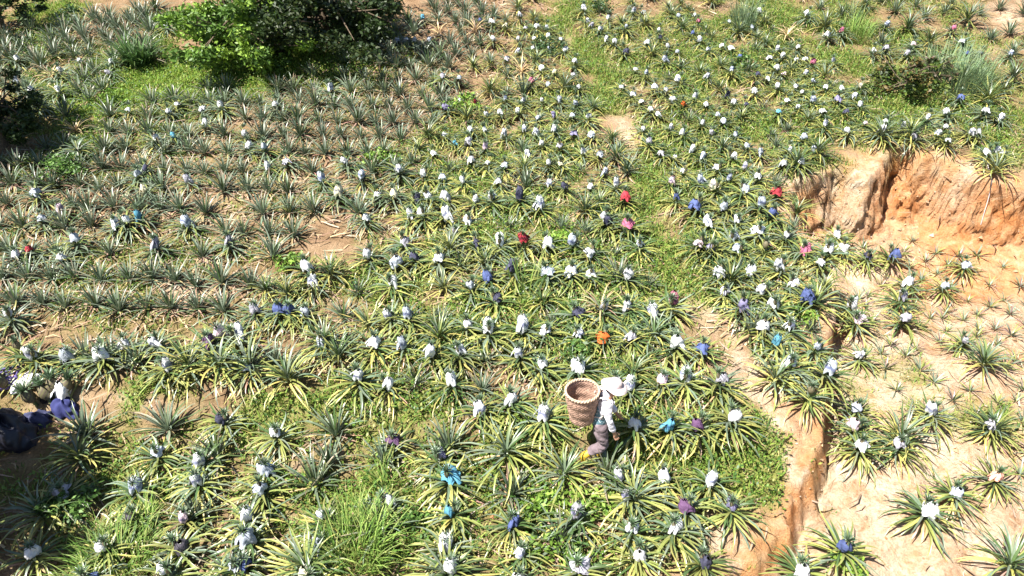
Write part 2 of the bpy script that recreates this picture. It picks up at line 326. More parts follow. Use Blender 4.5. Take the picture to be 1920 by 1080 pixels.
# ------------------------------------------------------------------ where the wrapped fruits are (surveyed from the photograph, sheet by sheet)
SHEETS = [((0, 0), '920,97w 430,290w 70,280w 315,355w 612,290w 595,360l 75,400b 155,460w 305,455w 190,530w 705,560w 925,575w 975,525w 1120,555w 1230,545w 1545,535w 1845,445w 1365,690w 1140,630w 965,705c 855,720w 1380,770w 1478,780b 1495,865w 1610,850l 1040,950l 800,1005y 745,925b 805,895n 180,1030b 1800,950b 1895,1030y 405,770g'),
 ((640, 0), '450,40c 780,70B 850,75w 1005,42w 920,98y 1100,100w 1030,105l 1160,110b 1160,155w 1000,170w 1090,165w 855,170w 400,175w 310,180b 362,170w 495,180b 1075,215w 1000,235w 1240,170w 1258,220w 1165,215b 930,285l 1120,325w 1208,345y 1065,405p 1300,370l 575,385l 655,385b 750,510r 668,500w 590,550v 1160,415b 1340,435w 920,495b 1025,505w 1135,505w 1225,500b 1325,525b 1310,300w 895,575w 998,570w 812,582w 1110,600b 1205,595v 1300,590b 1393,600w 715,675w 800,665w 585,695w 640,740c 710,735l 925,700w 1025,665w 1105,685w 1205,675w 1320,690v 1415,700b 510,795w 805,770q 1130,750w 1240,765l 1360,790w 1455,805b 720,845w 820,850w 920,870b 1050,815w 1165,860w 1240,855y 15,845w 320,905w 465,920w 565,930b 1485,905b 105,940b 680,950w 885,960w 1170,965w 1260,980n 1405,975w 1550,980w 195,1030w 290,1035y 410,1055n 480,1050w 585,1050w 750,1065w 850,1065w 1010,1065n 1590,1058r 1860,965q 1895,1050B 1380,65w 1410,90l 1360,5w 1460,115w 1505,55w 1495,165w 1545,185w 1605,105b 1700,30w 1655,20w 1900,45b 1790,110w 1725,190w 1795,165n 1845,205w 1600,235n 1900,240b 1830,285b 1655,335w 1715,355b 1905,405w 1775,435w 1825,455w 1580,425b 1640,470w 1695,510w 1875,505w 1745,555w 1790,575w 1705,660w 1860,660w 1740,745l 1815,800l 1880,815w'),
 ((1280, 0), '70,30w 100,65p 275,68b 65,140B 375,40n 445,15w 405,105b 105,175w 235,205w 285,220w 150,225w 335,265B 545,230w 500,270w 575,265w 660,218w 645,278w 700,275w 740,300p 830,145w 905,130p 1150,90b 710,38w 860,290w 535,330w 578,355q 700,355w 425,370n 490,385w 285,345b 145,370w 550,435w 690,455w 655,425w 410,460w 605,500w 750,395b 825,435w 905,445w 885,505v 745,510b 975,487w 260,470n 295,520w 365,530n 75,490w 140,525w 555,565c 665,540w 800,570w 1005,540w 930,570n 10,530o 210,585b 245,628b 115,635w 10,690w 170,690l 300,700b 805,645w 1050,630q 1165,628w 945,672w 1130,680w 1250,655w 1305,735l 700,715b 1390,610w 1510,577w 1505,655w 1465,695w 1510,735w 1725,570w 1805,600w 1680,690w 1635,685w 1535,115p 1590,185w 1620,250B 1695,245n 1865,245b 1085,235w 1155,215l 1280,245l 1305,205q 1580,495B 68,780w 130,825b 370,765b 453,795b 610,785w 745,785b 285,820w 370,875l 205,890w 575,855w 672,850w 20,905w 105,955b 270,945b 435,935w 190,1000y 355,1015b 535,1030r 1820,800w 1735,805w 1790,790w 1010,430y'),
 ((0, 360), '305,40q 205,85b 630,125w 690,112w 768,75c 1030,115b 400,215b 150,250r 62,290w 860,245l 1270,210l 330,300w 1410,590l 1560,605B 1612,600B 1710,615b 20,635w 665,785w 845,780w 1150,790m 1315,760w 1790,770b 155,870w 350,865b 65,840g 915,935w 1365,925b 1720,375w 1740,450w 1205,745q 540,865w'),
 ((640, 360), '130,85w 375,65w 455,70w 575,75w 700,97w 1115,20w 1510,120n 1495,92l 1625,135p 640,165l 350,220l 750,225n 880,235w 1040,230r 1155,235w 1310,240b 1685,235w 145,290w 290,340b 405,305n 545,320w 1410,275w 825,415B 970,380n 1155,395b 1295,395w 1400,390w 1620,410w 275,450w 725,470b 865,535n 1475,600l 1620,575w 1755,610w 1870,573p 1325,615n 265,635w 365,650b 705,685w 830,720w 1035,715w 1145,715w 1335,735w 1485,745o 165,800w 345,800b 505,850w 665,845w 1005,860w 1130,905w 1340,925w 1900,800w 80,990w 250,1010w 620,1005w 1540,995w 1635,1030w 1805,1003q 1640,745l'),
 ((1280, 360), '85,30B 250,30b 445,20b 510,70B 320,100w 150,115w 100,235q 165,260v 285,205b 325,275b 445,165w 600,185w 695,255p 890,190w 835,280w 905,265w 790,335w 1055,310n 1195,305B 1615,350b 470,265g 220,385w 400,375w 560,370w 265,490l 465,500w 635,455w 355,590v 540,580w 700,545B 965,595w 1000,670q 1290,465w 1240,550l 1495,475b 1260,660l 1620,775l 465,690w 615,690w 550,785c 770,805b 120,810B 1025,850w 625,920b 840,940b 20,985w 225,1010l 730,1075g'),
 ((0, 720), '1235,145n 1535,220w 855,320b 1105,380w 1095,490w 1465,425b 1455,545b 335,540l 725,520b 710,680k 1025,695q 1365,690w 1365,805b 150,880w 550,860w 990,850k 920,1005w 1295,965b 1350,930B 470,1035B 1805,690w 1770,840b 1715,1060y'),
 ((640, 720), '285,240m 785,70w 955,40w 1140,125w 545,350v 600,470c 615,650c 245,605w 575,840w 970,715B 1025,890w 1310,685l 1350,975l 610,970w 1005,1040w 1580,465w 1810,455w 1650,755w 1675,900w 1900,760w 1665,175w 1860,175c 1610,570l'),
 ((1280, 720), '290,130w 105,175m 170,485w 290,630v 1005,75b 1000,180q 1025,290w 1240,280l 1430,95w 1760,165l 1575,540b 1405,650w 1800,450s 915,860B 695,985w 130,930n 30,625m')]
WRAPS = []
for (ox, oy), t in SHEETS:
    for w in t.split():
        x, y = w[:-1].split(','); WRAPS.append((ox + int(x) / 3, oy + int(y) / 3, w[-1]))
# lone rosettes without a wrap that show clearly in the photograph
LONE = [(153, 795, 'upright'), (145, 850, 'sprawl'), (307, 783, 'upright'), (627, 795, 'upright'), (613, 850, 'upright'), (587, 890, 'upright'), (75, 955, 'sprawl'), (400, 835, 'upright'), (717, 845, 'upright'), (840, 822, 'upright'),
        (948, 840, 'sprawl'), (960, 905, 'upright'), (1057, 880, 'sprawl'), (712, 972, 'upright'), (843, 1070, 'sprawl'), (1190, 927, 'sprawl'), (1140, 875, 'upright'), (1053, 995, 'upright'), (360, 950, 'upright'), (433, 1065, 'upright'), (575, 1055, 'sprawl'),
        (155, 655, 'upright'), (203, 655, 'upright'), (250, 660, 'upright'), (350, 680, 'sprawl'), (513, 665, 'upright'), (540, 700, 'sprawl'), (633, 660, 'sprawl'), (410, 678, 'sprawl'), (470, 680, 'sprawl'), (610, 630, 'sprawl'), (1415, 605, 'upright'), (1455, 700, 'sprawl'), (1370, 520, 'sprawl'), (1330, 465, 'sprawl'),
        (1850, 672, 'sprawl'), (1870, 800, 'sprawl'), (1690, 810, 'sprawl'), (1530, 560, 'sprawl'), (1870, 310, 'sprawl'), (1655, 250, 'sprawl'), (1535, 280, 'sprawl'), (1495, 300, 'sprawl'), (1707, 255, 'sprawl'), (1900, 1050, 'sprawl'), (1160, 505, 'upright'), (985, 330, 'upright'), (1175, 305, 'upright'),
        (823, 50, 'dry'), (891, 50, 'dry'), (977, 123, 'dry'), (1477, 58, 'dry'), (1130, 570, 'dry'), (140, 235, 'dry'), (95, 135, 'dry'), (805, 190, 'upright'), (980, 160, 'upright')]

def inpoly(px, py, P):
    return poly_sd(np.asarray(px, float), np.asarray(py, float), np.array(P, float)) > 0
P_left = [(-160, 340), (120, 262), (210, 205), (400, 172), (560, 160), (700, 80), (780, 20), (840, -40), (960, -40), (900, 100), (830, 220), (770, 300), (700, 400), (600, 440), (540, 480), (500, 545), (420, 590), (330, 625), (-160, 640)]
P_topleft = [(-160, 70), (20, 70), (180, 40), (330, 10), (340, 60), (325, 110), (235, 130), (190, 185), (120, 235), (90, 190), (-160, 180)]
P_mid = [(960, -40), (1010, -40), (1050, 60), (1095, 150), (1150, 240), (1205, 360), (1230, 480), (1275, 560), (1345, 660), (1385, 730), (1390, 775), (1080, 775), (1030, 768), (860, 742), (600, 706), (120, 676), (-160, 665), (-160, 640), (330, 625), (420, 590), (500, 545), (540, 480), (600, 440), (700, 400), (770, 300), (830, 220), (900, 100)]
P_right = [(1075, -40), (1450, -40), (1560, 100), (1650, 200), (1780, 225), (2080, 250), (2080, 310), (1920, 325), (1800, 300), (1700, 268), (1560, 285), (1478, 325), (1480, 395), (1530, 470), (1550, 560), (1540, 650), (1500, 720), (1440, 690), (1380, 610), (1330, 530), (1285, 440), (1250, 340), (1215, 280), (1160, 150), (1110, 60)]
P_topright = [(1460, -60), (2080, -60), (2080, 240), (1780, 215), (1660, 190), (1570, 100)]
P_bottom = [(-200, 900), (120, 850), (270, 800), (500, 792), (740, 826), (880, 868), (1050, 870), (1200, 880), (1380, 905), (1410, 1000), (1340, 1060), (1320, 1200), (-200, 1200)]
P_terrace = [(1600, 460), (1700, 440), (1960, 480), (2100, 620), (2100, 1000), (1880, 960), (1830, 870), (1690, 780), (1600, 660), (1585, 560)]
plants = []                                 # dict per plant: pos, kind, scale, wrap code
def add_plants(pp, heights):
    px = np.array([p[0] for p in pp]); py = np.array([p[1] for p in pp])
    return hit(px, py, heights)
wx = np.array([w[0] for w in WRAPS]); wy = np.array([w[1] for w in WRAPS])
pos = hit(wx, wy, .5)
for (x, y, c), p in zip(WRAPS, pos):
    left = inpoly(x, y, P_left) or inpoly(x, y, P_topleft) or inpoly(x, y, P_topright)
    plants.append(dict(p=p, kind='greyfruit' if left else 'fruiting', w=c, s=rs.uniform(.68, .85) if left else rs.uniform(.72, .92) * (.86 if y < 330 else 1), tilt=rs.uniform(-.12, .12, 2), src=(x, y)))
pos = hit([q[0] for q in LONE], [q[1] for q in LONE], .28)
for (x, y, k), p in zip(LONE, pos):
    plants.append(dict(p=p, kind=k, w='', s=rs.uniform(.72, .9) * (1.22 if k == 'upright' else 1), tilt=rs.uniform(-.1, .1, 2), src=(x, y)))
PXY = [tuple(q['p'][:2]) for q in plants]
PERSON = hit1(1120, 856)
def free(x, y, d):
    a = np.array(PXY); return ((a[:, 0] - x) ** 2 + ((a[:, 1] - y)) ** 2).min() > d * d
TRACK = np.array([(1040, -40), (1052, 30), (1110, 110), (1150, 190), (1195, 270), (1238, 345), (1250, 425), (1278, 505), (1322, 590), (1378, 665), (1440, 745), (1470, 800)], float)
def on_track(px, py):
    d = 1e9
    for (ax, ay), (bx, by) in zip(TRACK[:-1], TRACK[1:]):
        t = min(1, max(0, ((px - ax) * (bx - ax) + (py - ay) * (by - ay)) / ((bx - ax) ** 2 + (by - ay) ** 2))); d = min(d, math.hypot(px - ax - t * (bx - ax), py - ay - t * (by - ay)))
    if d < 33 + .035 * max(0, py) + 24 * float(sstep(480, 600, py)): return True
    return -50 < px < 1010 and abs(py - np.interp(px, [0, 260, 600, 860, 1010], [738, 762, 764, 796, 822])) < 20
def fill(P, kind, du, dv, ang, dmin, jitter, keep, sc, alt=None, altp=0):
    Pw = on_plane(np.array([p[0] for p in P], float), np.array([p[1] for p in P], float))
    c, s = math.cos(ang), math.sin(ang); R = np.array([[c, -s], [s, c]]); Q = Pw @ R
    u0, v0 = Q.min(0) - 2; u1, v1 = Q.max(0) + 2
    for i, v in enumerate(np.arange(v0, v1, dv)):
        for u in np.arange(u0 + (i % 2) * du * .5, u1, du):
            q = np.array([u + rs.normal(0, jitter), v + rs.normal(0, jitter)]) @ R.T
            if rs.rand() > keep: continue
            z = float(terrain(q[0], q[1], False)); px, py, d = project((q[0], q[1], z))
            if not inpoly(px, py, P) or not free(q[0], q[1], dmin) or on_track(px, py): continue
            if (q[0] - PERSON[0]) ** 2 + (q[1] - PERSON[1]) ** 2 < .45: continue
            z = float(terrain(q[0], q[1])); k = alt if rs.rand() < altp else kind
            plants.append(dict(p=np.array([q[0], q[1], z]), kind=k, w='', s=sc * rs.uniform(.8, 1.15), tilt=rs.uniform(-.1, .1, 2), src=None)); PXY.append((q[0], q[1]))
# the planting runs in rows: neighbours stand beside each wrapped plant along its row
def row_mates(P, direction, kinds, du, dmin, sc):
    for q in [q for q in plants if q['src'] and inpoly(*q['src'], P)]:
        for k in (-1, 1, -2, 2):
            if rs.rand() < .36: continue
            x, y = q['p'][0] + direction[0] * du * k + rs.normal(0, .04), q['p'][1] + direction[1] * du * k + rs.normal(0, .03); z = float(terrain(x, y)); px, py, d = project((x, y, z))
            if not inpoly(px, py, P) or on_track(px, py) or not free(x, y, dmin) or (x - PERSON[0]) ** 2 + (y - PERSON[1]) ** 2 < .45: continue
            plants.append(dict(p=np.array([x, y, z]), kind=kinds[rs.randint(len(kinds))], w='', s=sc * rs.uniform(.8, 1.15), tilt=rs.uniform(-.12, .12, 2), src=None)); PXY.append((x, y))
ab = on_plane(np.array([1150., 1400.]), np.array([100., 500.])); RD = (ab[1] - ab[0]) / np.linalg.norm(ab[1] - ab[0])
row_mates(P_mid, (.998, .06), ['sprawl', 'sprawl', 'upright'], .42, .36, .66)
row_mates(P_right, RD, ['sprawl', 'sprawl', 'upright'], .45, .40, .60)
fill(P_left, 'upright', .45, .70, rad(-2), .34, .04, .97, .90)
fill(P_topleft, 'upright', .46, .56, rad(8), .36, .10, .95, 1.02)
fill(P_mid, 'sprawl', .50, .84, rad(-3), .78, .07, .8, .70, 'upright', .28)
fill(P_right, 'sprawl', .60, .84, math.atan2(RD[1], RD[0]), .80, .08, .85, .70, 'upright', .3)
fill(P_topright, 'upright', .70, .85, rad(40), .52, .14, .85, .85, 'sprawl', .35)
fill(P_bottom, 'sprawl', .86, .95, rad(4), .66, .12, .62, .82, 'upright', .4)
nsd = len(plants)
fill(P_terrace, 'seedling', .37, .42, rad(35), .32, .06, .9, 1.0)

# ------------------------------------------------------------------ ground cover masks (what grows or lies where)
GRASS = [(60, 30, 120, 50, 1), (250, 25, 80, 30, .7), (430, 140, 200, 40, 1.8), (300, 140, 70, 45, 1.5), (180, 205, 95, 50, 1.7), (100, 270, 85, 50, 1.5), (130, 320, 60, 30, .6), (680, 95, 70, 45, 1.2), (60, 90, 60, 30, .6),
         (1105, 100, 45, 60, 1.3), (1150, 190, 45, 60, 1.1), (1235, 340, 46, 65, 1.5), (1245, 425, 46, 60, 1.5), (1275, 500, 38, 50, 1.1), (1320, 580, 60, 60, .75), (1390, 690, 80, 60, .65), (1435, 810, 60, 60, .9), (1460, 870, 40, 50, .8), (1055, 30, 36, 50, .9), (1350, 100, 230, 120, .85), (1650, 110, 280, 130, 1.0), (1400, 260, 180, 120, 1.0), (1370, 400, 90, 150, .8), (160, 130, 150, 60, .5), (1850, 260, 100, 55, .9), (1610, 240, 190, 35, .6),
         (950, 300, 180, 140, .7), (1000, 480, 260, 130, 1.0), (900, 610, 330, 80, .9), (1130, 690, 240, 70, .75), (200, 745, 190, 30, .7), (330, 790, 250, 50, .6), (800, 785, 240, 45, .75), (600, 750, 200, 25, .5), (1210, 850, 210, 60, .85), (150, 930, 170, 110, 1.0), (400, 980, 260, 110, 1.05), (700, 960, 170, 120, .9), (1050, 970, 190, 130, 1.1), (1320, 920, 110, 90, .8), (1430, 860, 40, 40, .6), (1410, 940, 40, 60, .7),
         (1545, 960, 34, 90, 1.1), (1690, 690, 45, 60, .8), (1810, 800, 70, 40, .9), (1500, 1050, 60, 40, .8), (1690, 800, 40, 40, .6), (1600, 720, 30, 40, .5), (1870, 830, 40, 60, .6), (1400, 590, 70, 70, .35), (300, 480, 350, 130, .30), (400, 300, 300, 120, .24), (120, 600, 200, 90, .3), (1850, 30, 80, 60, -.3)]
BARE = [(1180, 262, 34, 36, .9), (1230, 520, 20, 30, .3), (1315, 575, 36, 50, .95), (1370, 650, 42, 50, .95), (1435, 735, 60, 50, .9), (1480, 810, 50, 60, .95), (1475, 900, 44, 60, .95), (1430, 1000, 50, 30, .7), (1145, 100, 20, 30, .5), (1070, 25, 16, 50, .5), (375, 545, 60, 30, .75), (560, 860, 55, 26, .6), (220, 762, 140, 18, .7), (600, 765, 150, 14, .6), (540, 960, 40, 60, .5), (870, 800, 120, 16, .2), (1900, 30, 40, 40, .8), (470, 380, 140, 60, .3), (1260, 720, 30, 20, .3)]
def blobs(px, py, B):
    s = np.zeros_like(px)
    for cx, cy, rx, ry, a in B: s = s + a * np.exp(-((px - cx) / rx) ** 2 * .9 - ((py - cy) / ry) ** 2 * .9)
    return s
def masks(x, y, z, t, sdn):
    px, py, d = project(np.stack([x, y, z], -1))
    px = px + 70 * fbm(x * .9 + 3, y * .9, 3); py = py + 45 * fbm(x * .9, y * .9 + 60, 3)
    n1 = fbm(x * 1.1, y * 1.1, 3); n2 = fbm(x * 3.2 + 40, y * 3.2, 3)
    terr = sstep(.45, .8, t)
    bare = np.clip(blobs(px, py, BARE) + .5 * n2 * .6, 0, 1) * (blobs(px, py, BARE) > .08)
    g = blobs(px, py, GRASS) * (1 + .9 * n1 + .9 * n2) - .55 * np.clip(blobs(px, py, BARE), 0, 1)
    g = g * (1 - terr * (1 - .75 * (blobs(px, py, [(1545, 960, 40, 90, 1), (1690, 690, 55, 70, .9), (1810, 800, 90, 50, .9), (1500, 1050, 60, 40, .8), (1690, 800, 50, 50, .8), (1600, 720, 40, 50, .8), (1870, 830, 50, 70, .8)]) > .25)))
    lime = np.clip(blobs(px, py, [(430, 150, 190, 50, 1), (300, 140, 80, 55, 1), (190, 195, 80, 50, 1), (680, 95, 80, 55, 1)]), 0, 1)
    patch = np.clip(.75 + 2.0 * fbm(x * .9 + 70, y * .9 + 11, 3), .12, 1.35); g = g * (patch * (1 - lime) + lime)
    return px, py, np.clip(g, 0, 1.2), bare, terr

def axis(lo, hi, step, out0, out1, f0, f1, fs):
    a = list(np.arange(lo, f0, step)) + list(np.arange(f0, f1, fs)) + list(np.arange(f1, hi, step)); k = step; v = hi
    right = []
    while v < out1: right.append(v); k *= 1.16; v += k
    left = []; k = step; v = lo - step
    while v > out0: left.append(v); k *= 1.16; v -= k
    return np.array(left[::-1] + a + right)
gx = axis(-17, 17, .06, -70, 70, 3.0, 10.5, .042); gy = axis(4.6, 26.5, .06, -14, 90, 13.2, 16.4, .019)
X, Y = np.meshgrid(gx, gy); sh = X.shape; X = X.ravel(); Y = Y.ravel()
Z, T, SD, FAR = terrain(X, Y, True, True)
px, py, G_, B_, TR = masks(X, Y, Z, T, SD)
clay = np.clip(7 * T * (1 - T), 0, 1) * sstep(-.1, .2, T + .25 * fbm(X * 3, Y * 3, 2)); pale = np.clip(blobs(px, py, [(1590, 370, 45, 70, 1.1), (1800, 390, 40, 40, .5), (1780, 330, 50, 16, .5), (1570, 300, 50, 14, .4), (1480, 830, 40, 60, .6)]), 0, .85) * (1 + .8 * fbm(X * 2.3, Z * 2.3, 3)); clay = clay * np.clip(1 - pale, 0, 1); rim = sstep(-.75, -.1, SD + .3 * fbm(X * 2.5, Y * 2.5, 2)) * (T < .5); B_ = np.maximum(B_, np.maximum(np.clip(4 * T * (1 - T), 0, 1), rim * .9)); clay = np.maximum(clay, rim * np.clip(.45 + 1.2 * fbm(X * 3, Y * 3, 3), 0, .8))
clay = np.maximum(clay, TR * np.clip(blobs(px, py, [(1860, 530, 130, 80, 1.1), (1760, 440, 140, 40, .9), (1740, 560, 60, 40, .3), (1560, 640, 30, 90, .7), (1900, 900, 40, 40, .3)]) + .5 * fbm(X * .9, Y * .9, 3), 0, .9))
face = np.clip(4 * T * (1 - T), 0, 1) ** .5 * (FAR * .75 + .25)     # rough, hollowed bank faces: push the steep ground in and out
rough = .20 * fbm(X * 1.1 + 3, Z * 1.4 + Y * .2, 2) + .16 * fbm(X * 5.5, Z * 6.5, 3) + .05 * vn(X * 19, Z * 21)
Y = Y + face * rough; X = X + face * (1 - FAR) * .5 * (.14 * fbm(Y * 4, Z * 6, 3) + .06 * vn(Y * 15, Z * 18))
g = Geo(); me = mesh_np('ground', np.stack([X, Y, Z], 1), grid_faces(sh[0], sh[1]), np.stack([np.maximum(B_, TR), np.clip(G_, 0, 1), clay], 1))
m, nt, b = new_mat('soil')
at = N(nt, 'ShaderNodeAttribute', attribute_name='tint'); sp_ = N(nt, 'ShaderNodeSeparateColor'); L(nt, at.outputs['Color'], sp_.inputs[0])
geo = N(nt, 'ShaderNodeNewGeometry')
def noise(scale, det=5, rough=.6, dist=0):
    n = N(nt, 'ShaderNodeTexNoise'); n.inputs['Scale'].default_value = scale; n.inputs['Detail'].default_value = det; n.inputs['Roughness'].default_value = rough; n.inputs['Distortion'].default_value = dist
    L(nt, geo.outputs['Position'], n.inputs['Vector']); return n.outputs['Fac']
def ramp(v, stops):
    r = N(nt, 'ShaderNodeValToRGB'); L(nt, v, r.inputs[0]); e = r.color_ramp.elements
    while len(e) < len(stops): e.new(.5)
    for el, (p, c) in zip(e, stops): el.position = p; el.color = (*c, 1)
    return r.outputs[0]
soil = ramp(noise(2.2), [(.3, (.18, .115, .065)), (.5, (.265, .175, .105)), (.7, (.36, .255, .165))])
soil = mixc(nt, 'MULTIPLY', .8, soil, ramp(noise(26, 4, .7), [(.3, (.55, .5, .46)), (.6, (1.1, 1.05, 1))]))
sand = ramp(noise(1.6), [(.3, (.42, .275, .175)), (.46, (.52, .385, .27)), (.64, (.60, .50, .39))])
sand = mixc(nt, 'MULTIPLY', .9, sand, ramp(noise(16, 6, .75), [(.32, (.58, .46, .36)), (.52, (1.02, 1, .97)), (.7, (1.1, 1.08, 1.05))]))
sand = mixc(nt, 'MULTIPLY', .8, sand, ramp(noise(4.5, 5, .65, .8), [(.36, (.78, .62, .46)), (.5, (1, 1, 1))]))
clayc = ramp(noise(3.5, 6, .65, .6), [(.25, (.33, .105, .035)), (.42, (.48, .22, .085)), (.58, (.56, .32, .16)), (.75, (.59, .45, .30))])
clayc = mixc(nt, 'MULTIPLY', .8, clayc, ramp(noise(30, 4, .7), [(.3, (.6, .5, .42)), (.6, (1.05, 1, 1))]))
gr = ramp(noise(9), [(.3, (.12, .15, .03)), (.55, (.20, .24, .05)), (.75, (.28, .26, .10))])
c = mixc(nt, 'MIX', sp_.outputs[0], soil, sand); c = mixc(nt, 'MIX', sp_.outputs[2], c, clayc)
gm = N(nt, 'ShaderNodeMath', operation='MULTIPLY'); L(nt, sp_.outputs[1], gm.inputs[0]); gm.inputs[1].default_value = .8
c = mixc(nt, 'MIX', gm.outputs[0], c, gr); L(nt, c, b.inputs['Base Color']); b.inputs['Roughness'].default_value = .95; b.inputs['Specular IOR Level'].default_value = .1
bp = N(nt, 'ShaderNodeBump'); bp.inputs['Strength'].default_value = 1; bp.inputs['Distance'].default_value = .09; L(nt, noise(11, 7, .75), bp.inputs['Height']); L(nt, bp.outputs[0], b.inputs['Normal'])
me.materials.append(m)
link('ground', me, kind='structure')

# grass, weeds and litter that nobody could count
def scatter(n, dens):
    x = rs.uniform(-17, 17, n); y = rs.uniform(4.6, 26.5, n); z, t, sdn, far = terrain(x, y, True, True)
    px, py, g_, b_, tr = masks(x, y, z, t, sdn); k = rs.rand(n) < dens(px, py, g_, b_, tr, t, x, y)
    return x[k], y[k], z[k], g_[k], px[k], py[k]
def blades(x, y, z, g_, px, py, name, lo, hi, wid, pal, lean=.7, mat=None):
    n = len(x); az = rs.uniform(0, 6.283, n); L_ = rs.uniform(lo, hi, n) * (.6 + .5 * g_); ln = rs.uniform(.15, lean, n) * L_
    w = wid * rs.uniform(.6, 1.3, n); sx, sy = -np.sin(az), np.cos(az); dx, dy = np.cos(az), np.sin(az); zz = np.sqrt(np.maximum(L_ ** 2 - ln ** 2, 1e-5))
    P = np.stack([x, y, z - .01], 1); S_ = np.stack([sx, sy, 0 * sx], 1) * w[:, None] / 2
    Mid = P + np.stack([dx * ln * .35, dy * ln * .35, zz * .62], 1); Tip = P + np.stack([dx * ln, dy * ln, zz * .9], 1)
    V = np.stack([P - S_ * .7, P + S_ * .7, Mid + S_, Mid - S_, Tip + S_ * .2, Tip - S_ * .2], 1).reshape(-1, 3)
    i = np.arange(n)[:, None] * 6; F = np.concatenate([i + [0, 1, 2, 3], i + [3, 2, 4, 5]], 0)
    pal = np.array(pal); c = pal[rs.randint(0, len(pal), n)] * rs.uniform(.75, 1.25, (n, 1)); bright = np.clip(blobs(px, py, [(430, 150, 190, 40, 1), (300, 140, 80, 45, 1), (190, 195, 80, 40, 1), (680, 95, 80, 45, 1), (60, 30, 120, 60, .8)]), 0, 1)[:, None]
    c = c * (1 - .75 * bright) + np.array((.22, .36, .035)) * .75 * bright * rs.uniform(.8, 1.2, (n, 1))
    return mesh_np(name, V, F, np.repeat(c, 6, 0), mat, True)
GP = [(.12, .21, .03), (.18, .27, .04), (.24, .28, .06), (.08, .16, .025), (.32, .28, .11)]
link('grass', blades(*scatter(560000, lambda px, py, g, b, tr, t, x, y: .85 * np.clip(g * 1.4 - .14, 0, 1) * (t < .5) + .6 * np.clip(g - .08, 0, 1) * (t >= .5)), 'grass', .07, .20, .016, GP, .8, M_grass), kind='stuff')
def small_leaves(x, y, z, g_, px, py):
    n = len(x); az = rs.uniform(0, 6.283, n); el = rs.uniform(-.2, .8, n); L_ = rs.uniform(.03, .075, n); h = rs.uniform(.02, .16, n) * (.4 + g_)
    d = np.stack([np.cos(az) * np.cos(el), np.sin(az) * np.cos(el), np.sin(el)], 1); s = np.stack([-np.sin(az), np.cos(az), 0 * az], 1)
    P = np.stack([x, y, z + h], 1); V = np.stack([P, P + d * L_[:, None] * .5 + s * L_[:, None] * .28, P + d * L_[:, None], P + d * L_[:, None] * .5 - s * L_[:, None] * .28], 1).reshape(-1, 3)
    F = np.arange(n)[:, None] * 4 + np.arange(4)[None]
    pal = np.array([(.07, .15, .025), (.12, .20, .03), (.16, .25, .04), (.05, .11, .025), (.24, .26, .06)]); c = pal[rs.randint(0, 5, n)] * rs.uniform(.8, 1.2, (n, 1))
    return mesh_np('weeds', V, F, np.repeat(c, 4, 0), M_weed, True)
link('weeds', small_leaves(*scatter(600000, lambda px, py, g, b, tr, t, x, y: .7 * np.clip(g * 1.2 - .25 + .6 * fbm(x * 1.6, y * 1.6 + 50, 2), 0, 1) * (t < .5) * (g > .1))), kind='stuff')
def litter(x, y, z, g_, px, py):
    n = len(x); az = rs.uniform(0, 6.283, n); L_ = rs.uniform(.12, .42, n); d = np.stack([np.cos(az), np.sin(az), rs.uniform(-.05, .25, n)], 1); s = np.stack([-np.sin(az), np.cos(az), rs.uniform(-.5, .5, n)], 1)
    P = np.stack([x, y, z + rs.uniform(.015, .05, n)], 1); w = rs.uniform(.012, .03, n)[:, None]; bend = np.stack([s[:, 0], s[:, 1], 0 * az + .6], 1) * (L_ * rs.uniform(-.05, .18, n))[:, None]
    A = P; B2 = P + d * L_[:, None] * .5 + bend; C2 = P + d * L_[:, None]
    V = np.stack([A - s * w / 2, A + s * w / 2, B2 + s * w / 2, B2 - s * w / 2, C2 + s * w * .15, C2 - s * w * .15], 1).reshape(-1, 3)
    i = np.arange(n)[:, None] * 6; F = np.concatenate([i + [0, 1, 2, 3], i + [3, 2, 4, 5]], 0)
    pal = np.array([(.36, .25, .16), (.30, .18, .12), (.44, .33, .19), (.25, .17, .11), (.40, .27, .20), (.50, .42, .30)]); c = pal[rs.randint(0, 6, n)] * rs.uniform(.75, 1.2, (n, 1))
    return mesh_np('dry_leaf_litter', V, F, np.repeat(c, 6, 0), M_litter, False)
def clods(x, y, z, g_, px, py):
    n = len(x); r = rs.uniform(.009, .027, n) * np.where(rs.rand(n) < .06, 2.2, 1); d = np.array([(1, 0, 0), (0, 1, 0), (-1, 0, 0), (0, -1, 0), (0, 0, 1), (0, 0, -1)], float)
    V = (np.stack([x, y, z + .2 * r], 1)[:, None, :] + d[None] * r[:, None, None] * rs.uniform(.6, 1.4, (n, 6, 1)) + rs.normal(0, .15, (n, 6, 3)) * r[:, None, None]).reshape(-1, 3)
    f = np.array([(0, 1, 4, 4), (1, 2, 4, 4), (2, 3, 4, 4), (3, 0, 4, 4)]); f = np.array([(0, 1, 2, 4), (2, 3, 0, 4), (0, 1, 4, 3), (0, 1, 2, 5), (2, 3, 0, 5)]); F = (np.arange(n)[:, None, None] * 6 + f[None]).reshape(-1, 4)
    pal = np.array([(.50, .34, .20), (.42, .22, .10), (.56, .44, .32), (.36, .24, .15)]); c = pal[rs.randint(0, 4, n)] * rs.uniform(.75, 1.15, (n, 1))
    return mesh_np('soil_clods', V, F, np.repeat(c, 6, 0), M_litter, False)
